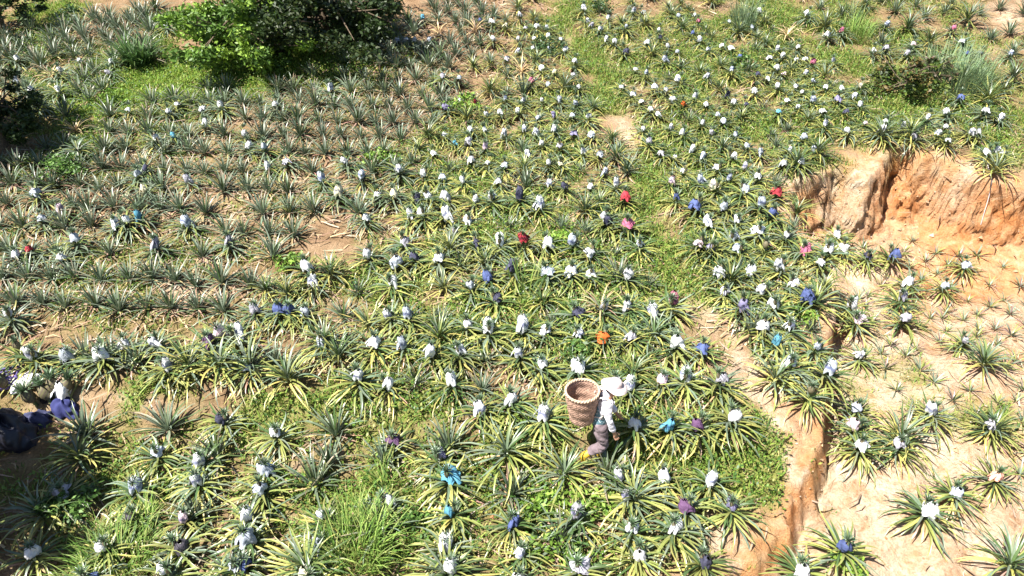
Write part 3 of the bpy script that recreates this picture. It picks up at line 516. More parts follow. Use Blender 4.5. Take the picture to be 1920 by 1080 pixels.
def clod_density(px, py, g, b, tr, t, x, y):
    rim = np.clip(4 * t * (1 - t), 0, 1) + .4 * blobs(px, py, [(1620, 290, 130, 30, 1), (1830, 320, 80, 20, 1)]); return np.clip(.16 * b + .10 * tr + .5 * rim + .03 + .5 * np.clip(blobs(px, py, [(1700, 450, 200, 26, 1), (1480, 900, 60, 130, .6), (1560, 680, 40, 150, .5)]), 0, 1), 0, 1) * np.clip(.6 + 1.6 * fbm(x * 1.4, y * 1.4, 2), .05, 1)
link('soil_clods', clods(*scatter(90000, clod_density)), kind='stuff')
def litter_density(px, py, g, b, tr, t, x, y):
    left = inpoly(px, py, P_left) * .6; mid = inpoly(px, py, P_mid) * .32 + inpoly(px, py, P_bottom) * .25 + inpoly(px, py, P_right) * .25
    return np.clip((left + mid + .04) * (t < .3) + .05 * tr * (1 - .6 * b) * (.7 + 1.2 * fbm(x * 1.5, y * 1.5, 2)), 0, 1)
link('dry_leaf_litter', litter(*scatter(60000, litter_density)), kind='stuff')

# ------------------------------------------------------------------ plants as things; the far ones as one mass
def plant_view(q):
    x, y, d = project(q['p'] + np.array([0, 0, .25 if q['kind'] != 'seedling' else .08])); return float(x), float(y), float(d)
for q in plants: q['px'], q['py'], q['d'] = plant_view(q)
mature = [q for q in plants if q['kind'] != 'seedling']; seeds = [q for q in plants if q['kind'] == 'seedling' and -5 < q['px'] < 1925 and -5 < q['py'] < 1085]
vis = [q for q in mature if -20 < q['px'] < 1940 and -20 < q['py'] < 1100]
vis.sort(key=lambda q: q['d'] / (q['s'] * (1.2 if q['kind'] in ('sprawl', 'fruiting') else .9)))
solo = vis[:300]; soloset = {id(q) for q in solo}
wrapped = sorted([q for q in vis if q['w'] and q['w'] != 'g'], key=lambda q: q['d']); wsolo = wrapped[:300]; wset = {id(q) for q in wsolo}
LANDMARKS = [('the woven carrying basket', 1094, 765), ('the crimson mid-field wrap', 987, 437), ('the red pathside wrap', 1171, 354), ('the orange wrap behind the hat', 1135, 608), ('the larger bright cyan wrap', 840, 877),
             ('the pink wrap by the bank', 1512, 445), ('the twin royal blue wraps', 528, 560), ('the cyan wrap among grey plants', 256, 385), ('the left edge red wrap', 50, 443), ('the royal blue mid-field wrap', 915, 498),
             ('the dark tarpaulin heap', 30, 805), ('the bushy mid-field weed', 1057, 455), ('the tall grass in front', 690, 1000), ('the clay bank corner', 1480, 345), ('the magenta wrap', 995, 135),
             ('the salmon wrap on sand', 1880, 870), ('the light green weed patch', 1030, 940), ('the shaded clay hollow', 1395, 1040), ('the dark leafy bush', 1710, 150), ('the large leafy tree', 460, 80), ('the spiky green clump', 262, 100), ('the lone sandy white wrap', 1748, 937), ('the pale footpath bend', 1440, 745), ('the weed by grey plants', 550, 493)]
ORD = ['nearest', 'second', 'third', 'fourth', 'fifth', 'sixth', 'seventh', 'eighth', 'ninth', 'tenth', 'eleventh', 'twelfth'] + ['%dth' % i for i in range(13, 90)]
def sector(q, lx, ly):
    dx, dy = q['px'] - lx, q['py'] - ly
    if abs(dx) > abs(dy): return 'right of' if dx > 0 else 'left of'
    return 'below' if dy > 0 else 'above'
def tell_apart(items, pool, cls):           # the shortest true way to point at each one: a rank among its like, seen from a landmark
    table = {}
    for li, (nm, lx, ly) in enumerate(LANDMARKS):
        rank = {}
        for q in sorted(pool, key=lambda q: (q['px'] - lx) ** 2 + (q['py'] - ly) ** 2):
            if abs(q['px'] - lx) + abs(q['py'] - ly) < 22: continue
            key = (cls(q), sector(q, lx, ly)); rank[key] = rank.get(key, 0) + 1
            table.setdefault(id(q), []).append((rank[key], math.hypot(q['px'] - lx, q['py'] - ly), key[1], nm))
    out = {}
    for q in items:
        r, _, sec, nm = min(table[id(q)], key=lambda t: t[0] + t[1] / 260)
        out[id(q)] = '%s %s %s' % (ORD[r - 1], sec, nm)
    return out
look = {'upright': 'upright grey-green', 'sprawl': 'sprawling yellow-tipped', 'fruiting': 'spreading', 'greyfruit': 'greyish', 'dry': 'withered straw-coloured'}
def pclass(q): return (q['kind'], q['w'] if q['w'] else '')
def pname(q):
    if q['w'] == 'g': return look[q['kind']] + ' pineapple with bare fruit'
    return look[q['kind']] + (' pineapple with %s wrap' % CC[q['w']][1] if q['w'] else ' pineapple')
plab = tell_apart(solo, vis, pclass); wlab = tell_apart(wsolo, wrapped, lambda q: q['w']); slab = tell_apart(seeds, seeds, lambda q: 0)
protos = {}
def proto(kind, v):
    if (kind, v) not in protos:
        base = 'young_pineapple' if kind == 'seedling' else 'pineapple_plant'
        r = bpy.data.objects.new(base, None); r.empty_display_size = .1
        a = bpy.data.objects.new('leaves', ROS[kind][v][0]); b_ = bpy.data.objects.new('withered_leaves', ROS[kind][v][1])
        protos[(kind, v)] = (r, a, b_)
    return protos[(kind, v)]
FP = [(bpy.data.objects.new('fruit', f[0]), bpy.data.objects.new('crown', f[1])) for f in FR]
def place(q, label, cat, group):
    kind = q['kind']; v = q.setdefault('v', rs.randint(len(ROS[kind]))); r, a, b_ = proto(kind, v)
    o = r.copy(); COL.objects.link(o); o.location = q['p'] - np.array([0, 0, .01]); o.rotation_euler = (q['tilt'][0], q['tilt'][1], rs.uniform(0, 6.28)); o.scale = (q['s'],) * 3
    o['label'] = label; o['category'] = cat; o['group'] = group
    for ch in (a, b_):
        c = ch.copy(); COL.objects.link(c); c.parent = o
    if q['w']:
        f, cr = FP[rs.randint(3)]; c = f.copy(); COL.objects.link(c); c.parent = o; c.location = (0, 0, .38); c.scale = (1, 1, 1) if q['w'] == 'g' else (.56, .56, .78)
        e = cr.copy(); COL.objects.link(e); e.parent = c; e.location = (0, 0, .175); e.scale = (1, 1, 1) if q['w'] == 'g' else (1.6, 1.6, 1.2)
    return o
def wrap_place(q, label):
    c, nm = CC[q['w']]; v = q['wv']; o = bpy.data.objects.new('fruit_wrap', WR[v][0]); COL.objects.link(o)
    s = q['s']; o.location = q['p'] + q['woff']; o.rotation_euler = q['wrot']; o.scale = (s * q['ws'], s * q['ws'], s * q['ws'] * q['wz'])
    k = q['wk']; o.color = (min(1, c[0] * k), min(1, c[1] * k), min(1, c[2] * k), 1)
    o['label'] = label; o['category'] = 'fruit wrap'; o['group'] = 'cloth wraps on the pineapples'
for q in mature:
    if q['w'] and q['w'] != 'g':
        q['wv'] = rs.randint(len(WR)); s = q['s']; t = q['tilt']
        q['woff'] = np.array([.42 * s * t[1], -.42 * s * t[0], .37 * s]); q['wrot'] = (q['tilt'][0] + rs.uniform(-.18, .18), q['tilt'][1] + rs.uniform(-.18, .18), rs.uniform(0, 6.28)); q['ws'] = rs.uniform(.58, .84) * (.80 if q['py'] < 330 else .92 if q['py'] < 480 else 1.0); q['wk'] = rs.uniform(.7, 1.08); q['wz'] = rs.uniform(.95, 1.45)
for q in solo: place(q, pname(q) + ', ' + plab[id(q)], 'pineapple plant', 'pineapple plants in the field rows')
for q in seeds: place(q, 'young brownish pineapple on sand, ' + slab[id(q)], 'young pineapple', 'young pineapples on the sandy terrace')
for q in wsolo: wrap_place(q, '%s cloth wrap on a pineapple, %s' % (CC[q['w']][1], wlab[id(q)]))
def rotmat(rx, ry, rz): return np.array(Matrix.Rotation(rz, 3, 'Z') @ Matrix.Rotation(ry, 3, 'Y') @ Matrix.Rotation(rx, 3, 'X'))
mass, fm, wm = Geo(), Geo(), Geo()
seedset = {id(q) for q in seeds}
for q in plants:
    if id(q) in soloset or id(q) in seedset: continue
    v = rs.randint(len(ROS[q['kind']])); R = rotmat(q['tilt'][0], q['tilt'][1], rs.uniform(0, 6.28)); k = rs.uniform(.82, 1.18)
    for A in ROS[q['kind']][v][2:]: mass.add(A[0] @ R.T * q['s'] + q['p'], A[1], A[2] * k)
    if q['w']:
        A = FR[rs.randint(3)][2]; mass.add((A[0] + [0, 0, .535]) @ R.T * q['s'] + q['p'], A[1], A[2])
for q in mature:
    if q['w'] and q['w'] != 'g' and id(q) not in wset:
        A = WR[q['wv']][1]; wm.add(A[0] @ rotmat(*q['wrot']).T * (q['s'] * q['ws']) + q['p'] + q['woff'], A[1], A[2] * np.array(CC[q['w']][0]) * q['wk'])
link('far_pineapple_plants', mass.mesh('far_pineapple_plants', M_leaf), kind='stuff')
if wm.n: link('far_cloth_wraps', wm.mesh('far_cloth_wraps', M_wrap_far), kind='stuff')

# ------------------------------------------------------------------ trees, bushes, clumps
def leaf_cloud(g, centres, radii, n, size, pal, flat=.7):
    n_c = len(centres); idx = rs.randint(0, n_c, n); d = rs.normal(0, 1, (n, 3)); d /= np.linalg.norm(d, axis=1)[:, None]; rr = rs.rand(n) ** .45
    P = centres[idx] + d * (radii[idx] * rr)[:, None] * [1, 1, flat]
    az = rs.uniform(0, 6.283, n); el = rs.uniform(-.9, .7, n); L_ = size * rs.uniform(.6, 1.3, n)
    a = np.stack([np.cos(az) * np.cos(el), np.sin(az) * np.cos(el), np.sin(el)], 1); r2 = rs.normal(0, 1, (n, 3)); s = np.cross(a, r2); s /= np.linalg.norm(s, axis=1)[:, None] + 1e-9
    V = np.stack([P, P + a * L_[:, None] * .45 + s * L_[:, None] * .25, P + a * L_[:, None], P + a * L_[:, None] * .45 - s * L_[:, None] * .25], 1).reshape(-1, 3)
    pal = np.array(pal); cc = pal[(idx * 7 + rs.randint(0, 2, n)) % len(pal)] * rs.uniform(.75, 1.3, (n, 1))
    g.add(V, np.arange(n * 4).reshape(n, 4), np.repeat(cc, 4, 0))
def tree(name, label, base, h, spread, nl, leaves, size, pal, group=None, low=.25, lean=(0, 0), cat='tree'):
    b3 = np.array(base); o = link(name, None, loc=b3, label=label, category=cat)
    if group: o['group'] = group
    t = Geo(); cs = []; rr = []
    top = np.array([lean[0], lean[1], h * .55]); tube(t, [(0, 0, -.3), (.05, 0, h * .15), top * .6, top], [.13 * h / 4, .10 * h / 4, .08 * h / 4, .05 * h / 4], (.15, .11, .08), 8)
    for i in range(nl):
        az = i * 2.4 + rs.uniform(-.3, .3); f = rs.uniform(.15, 1) ** .7; st = top * rs.uniform(.3, 1)
        R = spread * (.35 + .65 * rs.rand()); hh = low * h + (h - low * h) * (1 - (R / spread) ** 2 * .75) * rs.uniform(.45, 1)
        e = np.array([R * math.cos(az), R * math.sin(az), hh]) + np.array([*lean, 0]) * .6; mid = (st + e) / 2 + rs.normal(0, .12, 3)
        tube(t, [st, mid, e], [.045 * h / 4, .03 * h / 4, .01], (.17, .13, .10), 6)
        for k in range(3): cs.append(e * (1 - .22 * k) + rs.normal(0, .15 * spread / 2, 3)); rr.append(rs.uniform(.22, .42) * spread / 2.2)
    link('trunk', t.mesh('trunk', M_bark), o)
    c = Geo(); leaf_cloud(c, np.array(cs), np.array(rr), leaves, size, pal); link('crown', c.mesh('crown', M_weed, False), o); return o
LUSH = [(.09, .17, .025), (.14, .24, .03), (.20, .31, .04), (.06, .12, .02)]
SHADED = [(.022, .045, .010), (.032, .06, .012), (.018, .035, .010), (.045, .065, .015)]  # very dark greens: crown and shrub shade put into the leaf colour
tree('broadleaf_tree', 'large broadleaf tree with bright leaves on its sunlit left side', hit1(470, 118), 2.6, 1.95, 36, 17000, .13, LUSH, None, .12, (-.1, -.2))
tree('shade_tree', 'dense tree with shade-darkened leaves beside the bright broadleaf tree', hit1(615, 92), 3.2, 2.4, 38, 24000, .13, SHADED, None, .10)
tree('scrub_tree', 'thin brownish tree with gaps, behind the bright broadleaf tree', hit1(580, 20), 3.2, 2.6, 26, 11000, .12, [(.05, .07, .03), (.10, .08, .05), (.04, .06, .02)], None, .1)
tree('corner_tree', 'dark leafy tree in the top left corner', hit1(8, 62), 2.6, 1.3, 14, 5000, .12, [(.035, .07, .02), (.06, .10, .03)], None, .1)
tree('edge_shrub', 'dark shrub in deep shade on the left edge', hit1(10, 275), 1.9, 1.25, 14, 5000, .11, SHADED, None, .05, cat='shrub')
tree('leafy_bush', 'dark leafy bush with yellowish leaves above the clay bank', hit1(1690, 185), 1.35, .95, 12, 1700, .12, [(.06, .11, .02), (.12, .16, .03), (.04, .06, .02), (.14, .10, .03)], None, .05, cat='bush')
tree('leafy_bush', 'small brownish bush touching the tall bluish grass', hit1(1745, 160), 1.0, .7, 8, 700, .11, [(.12, .08, .05), (.07, .09, .03)], None, .05, cat='bush')
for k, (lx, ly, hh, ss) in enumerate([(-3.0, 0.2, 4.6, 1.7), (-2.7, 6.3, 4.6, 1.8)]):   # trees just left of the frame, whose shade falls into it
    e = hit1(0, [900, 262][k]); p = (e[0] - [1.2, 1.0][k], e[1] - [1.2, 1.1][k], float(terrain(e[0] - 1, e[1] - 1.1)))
    tree('roadside_tree', ['tall dark tree just outside the lower left edge', 'tall dark tree just outside the upper left edge'][k], p, hh, ss, 30, 16000, .16, SHADED, None, .4)

def grass_clump(name, label, px, py, n, hgt, sprd, pal, wid=.014, lean=.55, group=None, cat='grass clump'):
    p = hit1(px, py); g = Geo()
    for i in range(n):
        r = sprd * math.sqrt(rs.rand()); a = rs.uniform(0, 6.28); L_ = hgt * rs.uniform(.55, 1.15); x0, y0 = r * math.cos(a), r * math.sin(a)
        gg = Geo(); leaf(gg, a + rs.normal(0, .9), rad(rs.uniform(62, 88)), L_, rad(rs.uniform(15, 75)) * lean / .55, wid * rs.uniform(.7, 1.4), jit(pal[rs.randint(len(pal))], .2), 0, 0, .25)
        V, F, C = gg.arrays(); zo = float(terrain(p[0] + x0, p[1] + y0, False) - terrain(p[0], p[1], False)); g.add(V + [x0, y0, zo], F, C)
    o = link(name, g.mesh(name, M_grass), loc=p, label=label, category=cat)
    if group: o['group'] = group
LIME = [(.16, .27, .05), (.22, .32, .07), (.12, .22, .04), (.28, .33, .10)]; BLUEG = [(.17, .25, .13), (.13, .20, .10), (.22, .28, .14)]
grass_clump('grass_clump', 'tall bright green grass filling the front between pineapple rows', 672, 1040, 420, .75, .42, LIME, group='grass clumps')
grass_clump('grass_clump', 'light green grass arching at the front edge, left of the tallest clump', 225, 1072, 420, .62, .48, LIME, lean=.9, group='grass clumps')
grass_clump('grass_clump', 'thin upright grass tuft behind the charcoal wrap', 276, 985, 60, .55, .1, LIME, group='grass clumps')
grass_clump('grass_clump', 'narrow green grass between two front pineapple rows, near centre', 722, 920, 50, .5, .15, LIME, group='grass clumps')
grass_clump('grass_clump', 'upright bluish reed clump among the upper right plants', 1392, 62, 170, 1.25, .28, BLUEG, lean=.3, group='grass clumps')
grass_clump('grass_clump', 'wide bluish tall grass beside the dark leafy bush', 1790, 165, 620, 1.05, .75, BLUEG, lean=.45, group='grass clumps')
grass_clump('grass_clump', 'yellow green grass clump between upper right plots', 1597, 70, 300, .6, .5, LIME, group='grass clumps')
grass_clump('grass_clump', 'thin tall grass stems left of the upper reed clump', 1600, 40, 60, .9, .25, BLUEG, group='grass clumps')
grass_clump('grass_clump', 'thin tall grass stalks standing amid the mid-field pineapples', 985, 560, 40, .9, .25, LIME, lean=.3, group='grass clumps')
grass_clump('spiky_clump', 'spiky dark green clump standing in the upper left plot', 262, 125, 240, .85, .32, [(.06, .12, .03), (.09, .15, .04), (.04, .09, .025)], .045, .8, cat='spiky plant')
for k, (x, y, r, hh, n, pal, lab) in enumerate([(133, 965, .32, .42, 420, 0, 'leafy weed by the shaded lower left corner'), (1030, 945, .38, .30, 520, 1, 'light green weed patch in front, below the walker'), (1117, 958, .30, .28, 380, 1, 'light green weed right of the larger weed patch'), (1045, 1045, .38, .3, 500, 1, 'light green weed at the bottom edge'),
        (765, 1005, .28, .25, 300, 0, 'dark green weed between front pineapple rows'), (1057, 470, .30, .36, 420, 1, 'bushy green weed growing amid the middle field'), (552, 505, .24, .34, 300, 1, 'green leafy weed at the edge of the grey plants'), (868, 212, .34, .45, 420, 1, 'green leafy weed below the red wrap near the grey plants'),
        (1020, 105, .40, .6, 500, 2, 'dark weedy bush in the upper middle plot'), (710, 310, .36, .35, 420, 1, 'weed patch left of the white wraps in the middle'), (213, 200, .28, .6, 300, 1, 'yellow green sapling by the upper left grass strip'), (125, 335, .42, .5, 600, 0, 'bushy weed at the left edge of the grey plants'),
        (1500, 605, .22, .35, 200, 1, 'bright green weed in the plot left of the clay slope'), (1592, 1078, .25, .3, 260, 1, 'round-leaved green weed at the bottom right edge'), (1125, 25, .3, .5, 300, 2, 'dark weed at the top beside the path'), (140, 45, .3, .6, 320, 2, 'dark green sapling near the top left tree'), (1090, 655, .3, .35, 320, 0, 'green weed just above the straw hat'), (1390, 130, .3, .35, 300, 0, 'green weed low among the upper right plants')]):
    p = hit1(x, y); g = Geo(); pals = [[(.07, .15, .03), (.11, .2, .04), (.05, .1, .02)], [(.15, .26, .035), (.20, .31, .05), (.11, .2, .03)], [(.03, .07, .02), (.05, .1, .03), (.04, .08, .03)]][pal]
    m_ = 12; cs = np.stack([rs.normal(0, r * .5, m_), rs.normal(0, r * .5, m_), rs.uniform(.25, .9, m_) * hh], 1); st = Geo()
    for c_ in cs: tube(st, [(c_[0] * .2, c_[1] * .2, -.05), (c_[0] * .7, c_[1] * .7, c_[2] * .6), tuple(c_)], [.008, .007, .004], (.09, .13, .04), 4)
    leaf_cloud(g, cs, np.full(m_, r * .5), n, .085, pals, .6)
    o = link('leafy_weed', None, loc=p, label=lab, category='weed', group='leafy weeds'); link('foliage', g.mesh('foliage', M_weed, False), o); link('stem', st.mesh('stem', M_weed), o)
# ------------------------------------------------------------------ cord down the clay bank, harvest heap
a = hit1(1834, 262); b_ = hit1(1832, 425); g = Geo(); pts = []
for i in range(16):
    t = i / 15; xx = a[0] + (b_[0] - a[0]) * t + .03 * math.sin(7 * t); yy = a[1] + (b_[1] - a[1]) * t; zz = float(terrain(xx, yy)); pts.append((xx - a[0], yy - .06 - a[1], max(zz + .05, a[2] + (b_[2] - a[2]) * t + .02) - a[2]))
tube(g, pts, [.008] * 16, (.62, .55, .55), 5); link('hanging_cord', g.mesh('hanging_cord', M_litter), loc=a, label='thin pale cord hanging down the clay bank', category='cord')

def heap_mesh(name, rx, ry, h, seed, col, mat, sharp=.2, n=48, m=22):
    r_ = np.random.RandomState(seed); g = Geo(); V = []
    for i in range(m):
        t = i / (m - 1)
        for j in range(n):
            a = 2 * math.pi * j / n; f = 1 + sharp * (.5 * math.sin(3 * a + seed) + .35 * math.sin(5 * a + 2 * seed + 3 * t) + .25 * math.sin(9 * a + 5 * t + seed)); rr = math.sin(math.pi / 2 * (1 - t)) if False else math.cos(t * math.pi / 2) ** .75
            cx, cy, cz = rx * rr * f * math.cos(a), ry * rr * f * math.sin(a), h * math.sin(t * math.pi / 2) * (1 + .14 * math.sin(4 * a + 6 * t + seed)) - .04
            q = 1.1 - .5 * abs(float(vn(cx * 11 + seed * 3 + cz * 7, cy * 11 - cz * 9))) + .4 * float(vn(cx * 6 + 9 * seed, cy * 6 + cz * 8)); V.append((cx * q, cy * q, cz * (.65 + .35 * q) + .12 * h * float(vn(cx * 16, cy * 16 + seed))))
    g.add(V, grid_faces(m, n, True), col); return g.mesh(name, mat)
M_tarp = leaf_material('tarpaulin', .45, .5, 0, .1, 6); M_cloth = leaf_material('rag_cloth', .85, .2, 0, .1, 12)
link('tarpaulin_heap', heap_mesh('tarpaulin_heap', .38, .30, .46, 3, (.012, .013, .024), M_tarp), loc=hit1(20, 822), label='large dark tarpaulin heap in the shade at the left edge', category='tarpaulin')
link('cloth_bundle', heap_mesh('cloth_bundle', .22, .15, .2, 5, (.05, .055, .11), M_cloth, .35), loc=hit1(72, 790), rot=(0, 0, .3), label='crumpled navy cloth bundle right of the dark tarpaulin heap', category='cloth bundle', group='cloth bundles')
link('cloth_bundle', heap_mesh('cloth_bundle', .20, .16, .24, 8, (.035, .04, .13), M_cloth, .3), loc=hit1(126, 768), rot=(0, 0, -.4), label='dark blue cloth bundle below the white-wrapped picked pineapple', category='cloth bundle', group='cloth bundles')
link('cloth_bundle', heap_mesh('cloth_bundle', .09, .08, .15, 2, (.02, .018, .02), M_cloth, .2), loc=hit1(88, 750), label='small black cloth bundle behind the picked pineapples', category='cloth bundle', group='cloth bundles')
link('white_cloth', heap_mesh('white_cloth', .20, .13, .10, 4, (.78, .74, .82), M_cloth, .45), loc=hit1(46, 712, .16) + np.array([0, 0, .16]), rot=(0, -.25, .7), label='crumpled white cloth hanging off the purple crate', category='cloth')
for k, (x, y, lab) in enumerate([(68, 765, 'picked pineapple with spread crown nearest the tarpaulin heap'), (97, 760, 'picked pineapple lying between the two blue bundles'), (108, 748, 'picked pineapple with pale crown beside the white wrapped one'), (124, 748, 'picked pineapple in white cloth at the right end of the heap'), (18, 735, 'picked pineapple in shade below the purple crate')]):
    f, cr = FP[k % 3]; o = f.copy(); COL.objects.link(o); o.name = 'picked_pineapple'; o.location = hit1(x, y) + np.array([0, 0, .12]); o.rotation_euler = (rs.uniform(-.4, .4), rs.uniform(-.5, .5), 0); o.scale = (1.35,) * 3
    o['label'] = lab; o['category'] = 'pineapple'; o['group'] = 'picked pineapples'; e = cr.copy(); COL.objects.link(e); e.parent = o; e.location = (0, 0, .175)
q = hit1(124, 748); o = bpy.data.objects.new('fruit_wrap', WR[0][0]); COL.objects.link(o); o.location = q + np.array([0, 0, .12]); o.color = (.8, .8, .82, 1); o['label'] = 'white cloth around the picked pineapple at the heap'; o['category'] = 'fruit wrap'; o['group'] = 'cloth wraps on the pineapples'
# purple crate: slatted sides on a base, rim
cr0 = link('plastic_crate', None, loc=hit1(16, 722), rot=(0, 0, .35), label='purple slatted plastic crate in the shade at the left edge', category='crate')
M_crate = simple('crate_plastic', (.13, .10, .28), .5, .15, 20)
def box(g, c, s, col=(1, 1, 1)):
    c = np.array(c); s = np.array(s) / 2; V = [c + s * np.array(k) for k in [(-1, -1, -1), (1, -1, -1), (1, 1, -1), (-1, 1, -1), (-1, -1, 1), (1, -1, 1), (1, 1, 1), (-1, 1, 1)]]
    g.add(V, [(3, 2, 1, 0), (4, 5, 6, 7), (0, 1, 5, 4), (1, 2, 6, 5), (2, 3, 7, 6), (3, 0, 4, 7)], col)
bx, by_, bz = .40, .28, .24
gb = Geo(); box(gb, (0, 0, .015), (bx, by_, .02)); link('base', gb.mesh('base', M_crate, False), cr0)
for sx, sy in ((1, 0), (-1, 0), (0, 1), (0, -1)):
    gs = Geo()
    for lv in range(4):
        if sx: box(gs, (sx * bx / 2, 0, .05 + .055 * lv), (.012, by_ - .03, .035))
        else: box(gs, (0, sy * by_ / 2, .05 + .055 * lv), (bx - .03, .012, .035))
    link('side_panel', gs.mesh('side_panel', M_crate, False), cr0)
for sx in (1, -1):
    for sy in (1, -1):
        gp = Geo(); box(gp, (sx * bx / 2, sy * by_ / 2, bz / 2 + .006), (.03, .03, bz)); link('corner_post', gp.mesh('corner_post', M_crate, False), cr0)

# ------------------------------------------------------------------ the worker
def skin(name, nodes, edges, mat, sub=2, parent=None, fold=0, **props):
    names = list(nodes); me = bpy.data.meshes.new(name); me.from_pydata([nodes[k][0] for k in names], [(names.index(a), names.index(b)) for a, b in edges], [])
    o = bpy.data.objects.new(name, me); COL.objects.link(o); me.skin_vertices or me.skin_vertices.new() if hasattr(me.skin_vertices, 'new') else None
    md = o.modifiers.new('skin', 'SKIN'); md.use_smooth_shade = True
    if not me.skin_vertices: 
        with bpy.context.temp_override(object=o, active_object=o): bpy.ops.mesh.customdata_skin_add()
    for i, k in enumerate(names):
        r = nodes[k][1]; me.skin_vertices[0].data[i].radius = r if isinstance(r, tuple) else (r, r); me.skin_vertices[0].data[i].use_root = (i == 0)
    s = o.modifiers.new('sub', 'SUBSURF'); s.levels = sub; s.render_levels = sub
    dg = bpy.context.evaluated_depsgraph_get(); m2 = bpy.data.meshes.new_from_object(o.evaluated_get(dg)); m2.name = name; bpy.data.objects.remove(o)
    m2.materials.clear(); m2.materials.append(mat)
    for p in m2.polygons: p.use_smooth = True
    if fold:
        for v in m2.vertices: v.co += v.normal * fold * float(1.6 * vn(v.co.z * 17 + v.co.x * 9, v.co.y * 7 + v.co.x * 5) + vn(v.co.z * 34 - v.co.y * 20, v.co.x * 18))
    return link(name, m2, parent, **props)
M_skin = simple('skin', (.36, .20, .13), .55, .1, 40, .4); M_shirt = simple('shirt_cotton', (.62, .61, .67), .85, .1, 14, .2, .5); M_trous = simple('trouser_cotton', (.17, .13, .14), .9, .15, 18, .2, .6)
M_boot = simple('rubber_boot', (.58, .38, .04), .5, .1, 20, .4); M_hat = simple('sun_hat_cloth', (.56, .48, .46), .85, .08, 25, .2, .3); M_band = simple('hat_band', (.42, .33, .36), .8, .1, 30)
M_hair = simple('dark_hair', (.02, .015, .012), .6, .2, 60)
m, nt, b = new_mat('vest_print'); tc = N(nt, 'ShaderNodeTexCoord'); vo = N(nt, 'ShaderNodeTexVoronoi'); vo.inputs['Scale'].default_value = 30; L(nt, tc.outputs['Object'], vo.inputs['Vector'])
rp = N(nt, 'ShaderNodeValToRGB'); L(nt, vo.outputs['Distance'], rp.inputs[0]); rp.color_ramp.elements[0].position = .22; rp.color_ramp.elements[0].color = (.62, .70, .72, 1); rp.color_ramp.elements[1].position = .3; rp.color_ramp.elements[1].color = (.10, .19, .23, 1)
L(nt, rp.outputs[0], b.inputs['Base Color']); b.inputs['Roughness'].default_value = .85; M_vest = m
foot = hit1(1126, 858); stand = hit1(1119, 864)
P0 = link('person', None, loc=stand, label='stooping farm worker in sun hat, pale shirt and yellow boots carrying a basket', category='person')
P0.scale = (.95,) * 3
J = dict(pel=(-.02, 0, .84), sp=(-.005, 0, .98), ch=(.03, 0, 1.17), up=(.055, 0, 1.28), nk=(.085, 0, 1.36), hd=(.125, 0, 1.43), tp=(.15, 0, 1.53),
         rh=(-.01, -.085, .80), rk=(.075, -.10, .46), ra=(-.25, -.105, .22), rt=(-.20, -.105, .05), lh=(-.01, .085, .80), lk=(.085, .095, .46), la=(.03, .10, .09), lt=(.18, .105, .035),
         rs_=(.05, -.165, 1.27), re=(.095, -.22, 1.03), rw=(.175, -.20, .83), rp=(.20, -.194, .757), ls=(.05, .165, 1.27), le=(.13, .22, 1.04), lw=(.25, .18, .86), lp=(.29, .165, .80))
nodes = {'pel': (J['pel'], (.125, .10)), 'sp': (J['sp'], (.115, .09)), 'ch': (J['ch'], (.135, .10)), 'up': (J['up'], (.10, .08)), 'nk': (J['nk'], .05), 'hd': (J['hd'], (.075, .085)), 'tp': (J['tp'], (.078, .09)), 'cr': ((.155, 0, 1.59), (.05, .055)), 'ns': ((.232, 0, 1.455), .014)}
edges = [('pel', 'sp'), ('sp', 'ch'), ('ch', 'up'), ('up', 'nk'), ('nk', 'hd'), ('hd', 'tp'), ('tp', 'cr'), ('hd', 'ns')]
for s in 'rl':
    sh_ = 'rs_' if s == 'r' else 'ls'
    nodes.update({s + 'h': (J[s + 'h'], .085), s + 'k': (J[s + 'k'], .055), s + 'a': (J[s + 'a'], .037), s + 't': (J[s + 't'], (.035, .022)), s + 's': (J[sh_], .055), s + 'e': (J[s + 'e'], .04), s + 'w': (J[s + 'w'], .027), s + 'p': (J[s + 'p'], (.036, .018))})
    edges += [('pel', s + 'h'), (s + 'h', s + 'k'), (s + 'k', s + 'a'), (s + 'a', s + 't'), ('up', s + 's'), (s + 's', s + 'e'), (s + 'e', s + 'w'), (s + 'w', s + 'p')]
    w = np.array(J[s + 'p']); d = np.array(J[s + 'p']) - np.array(J[s + 'w']); d /= np.linalg.norm(d); side = np.array([0.75, (.5 if s == 'r' else -.5), .4]); side -= d * side.dot(d); side /= np.linalg.norm(side); inn = np.cross(d, side) * (1 if s == 'r' else -1)
    for f, (off, ln) in enumerate([(.030, .070), (.010, .080), (-.010, .074), (-.029, .056)]):
        a0 = w + d * .03 + side * off; a1 = a0 + d * ln * .5 + inn * .006; a2 = a1 + d * ln * .42 + inn * .022
        nodes.update({f'{s}f{f}a': (tuple(a0), .0095), f'{s}f{f}b': (tuple(a1), .0085), f'{s}f{f}c': (tuple(a2), .007)}); edges += [(s + 'p', f'{s}f{f}a'), (f'{s}f{f}a', f'{s}f{f}b'), (f'{s}f{f}b', f'{s}f{f}c')]
    t0 = w - d * .02 + side * .034; t1 = t0 + side * .022 + d * .03 + inn * .012; t2 = t1 + d * .028 + inn * .012
    nodes.update({s + 'tha': (tuple(t0), .011), s + 'thb': (tuple(t1), .0095), s + 'thc': (tuple(t2), .008)}); edges += [(s + 'p', s + 'tha'), (s + 'tha', s + 'thb'), (s + 'thb', s + 'thc')]
skin('body', nodes, edges, M_skin, 1, P0)
def lerp(a, b_, t): return tuple(np.array(a) * (1 - t) + np.array(b_) * t)
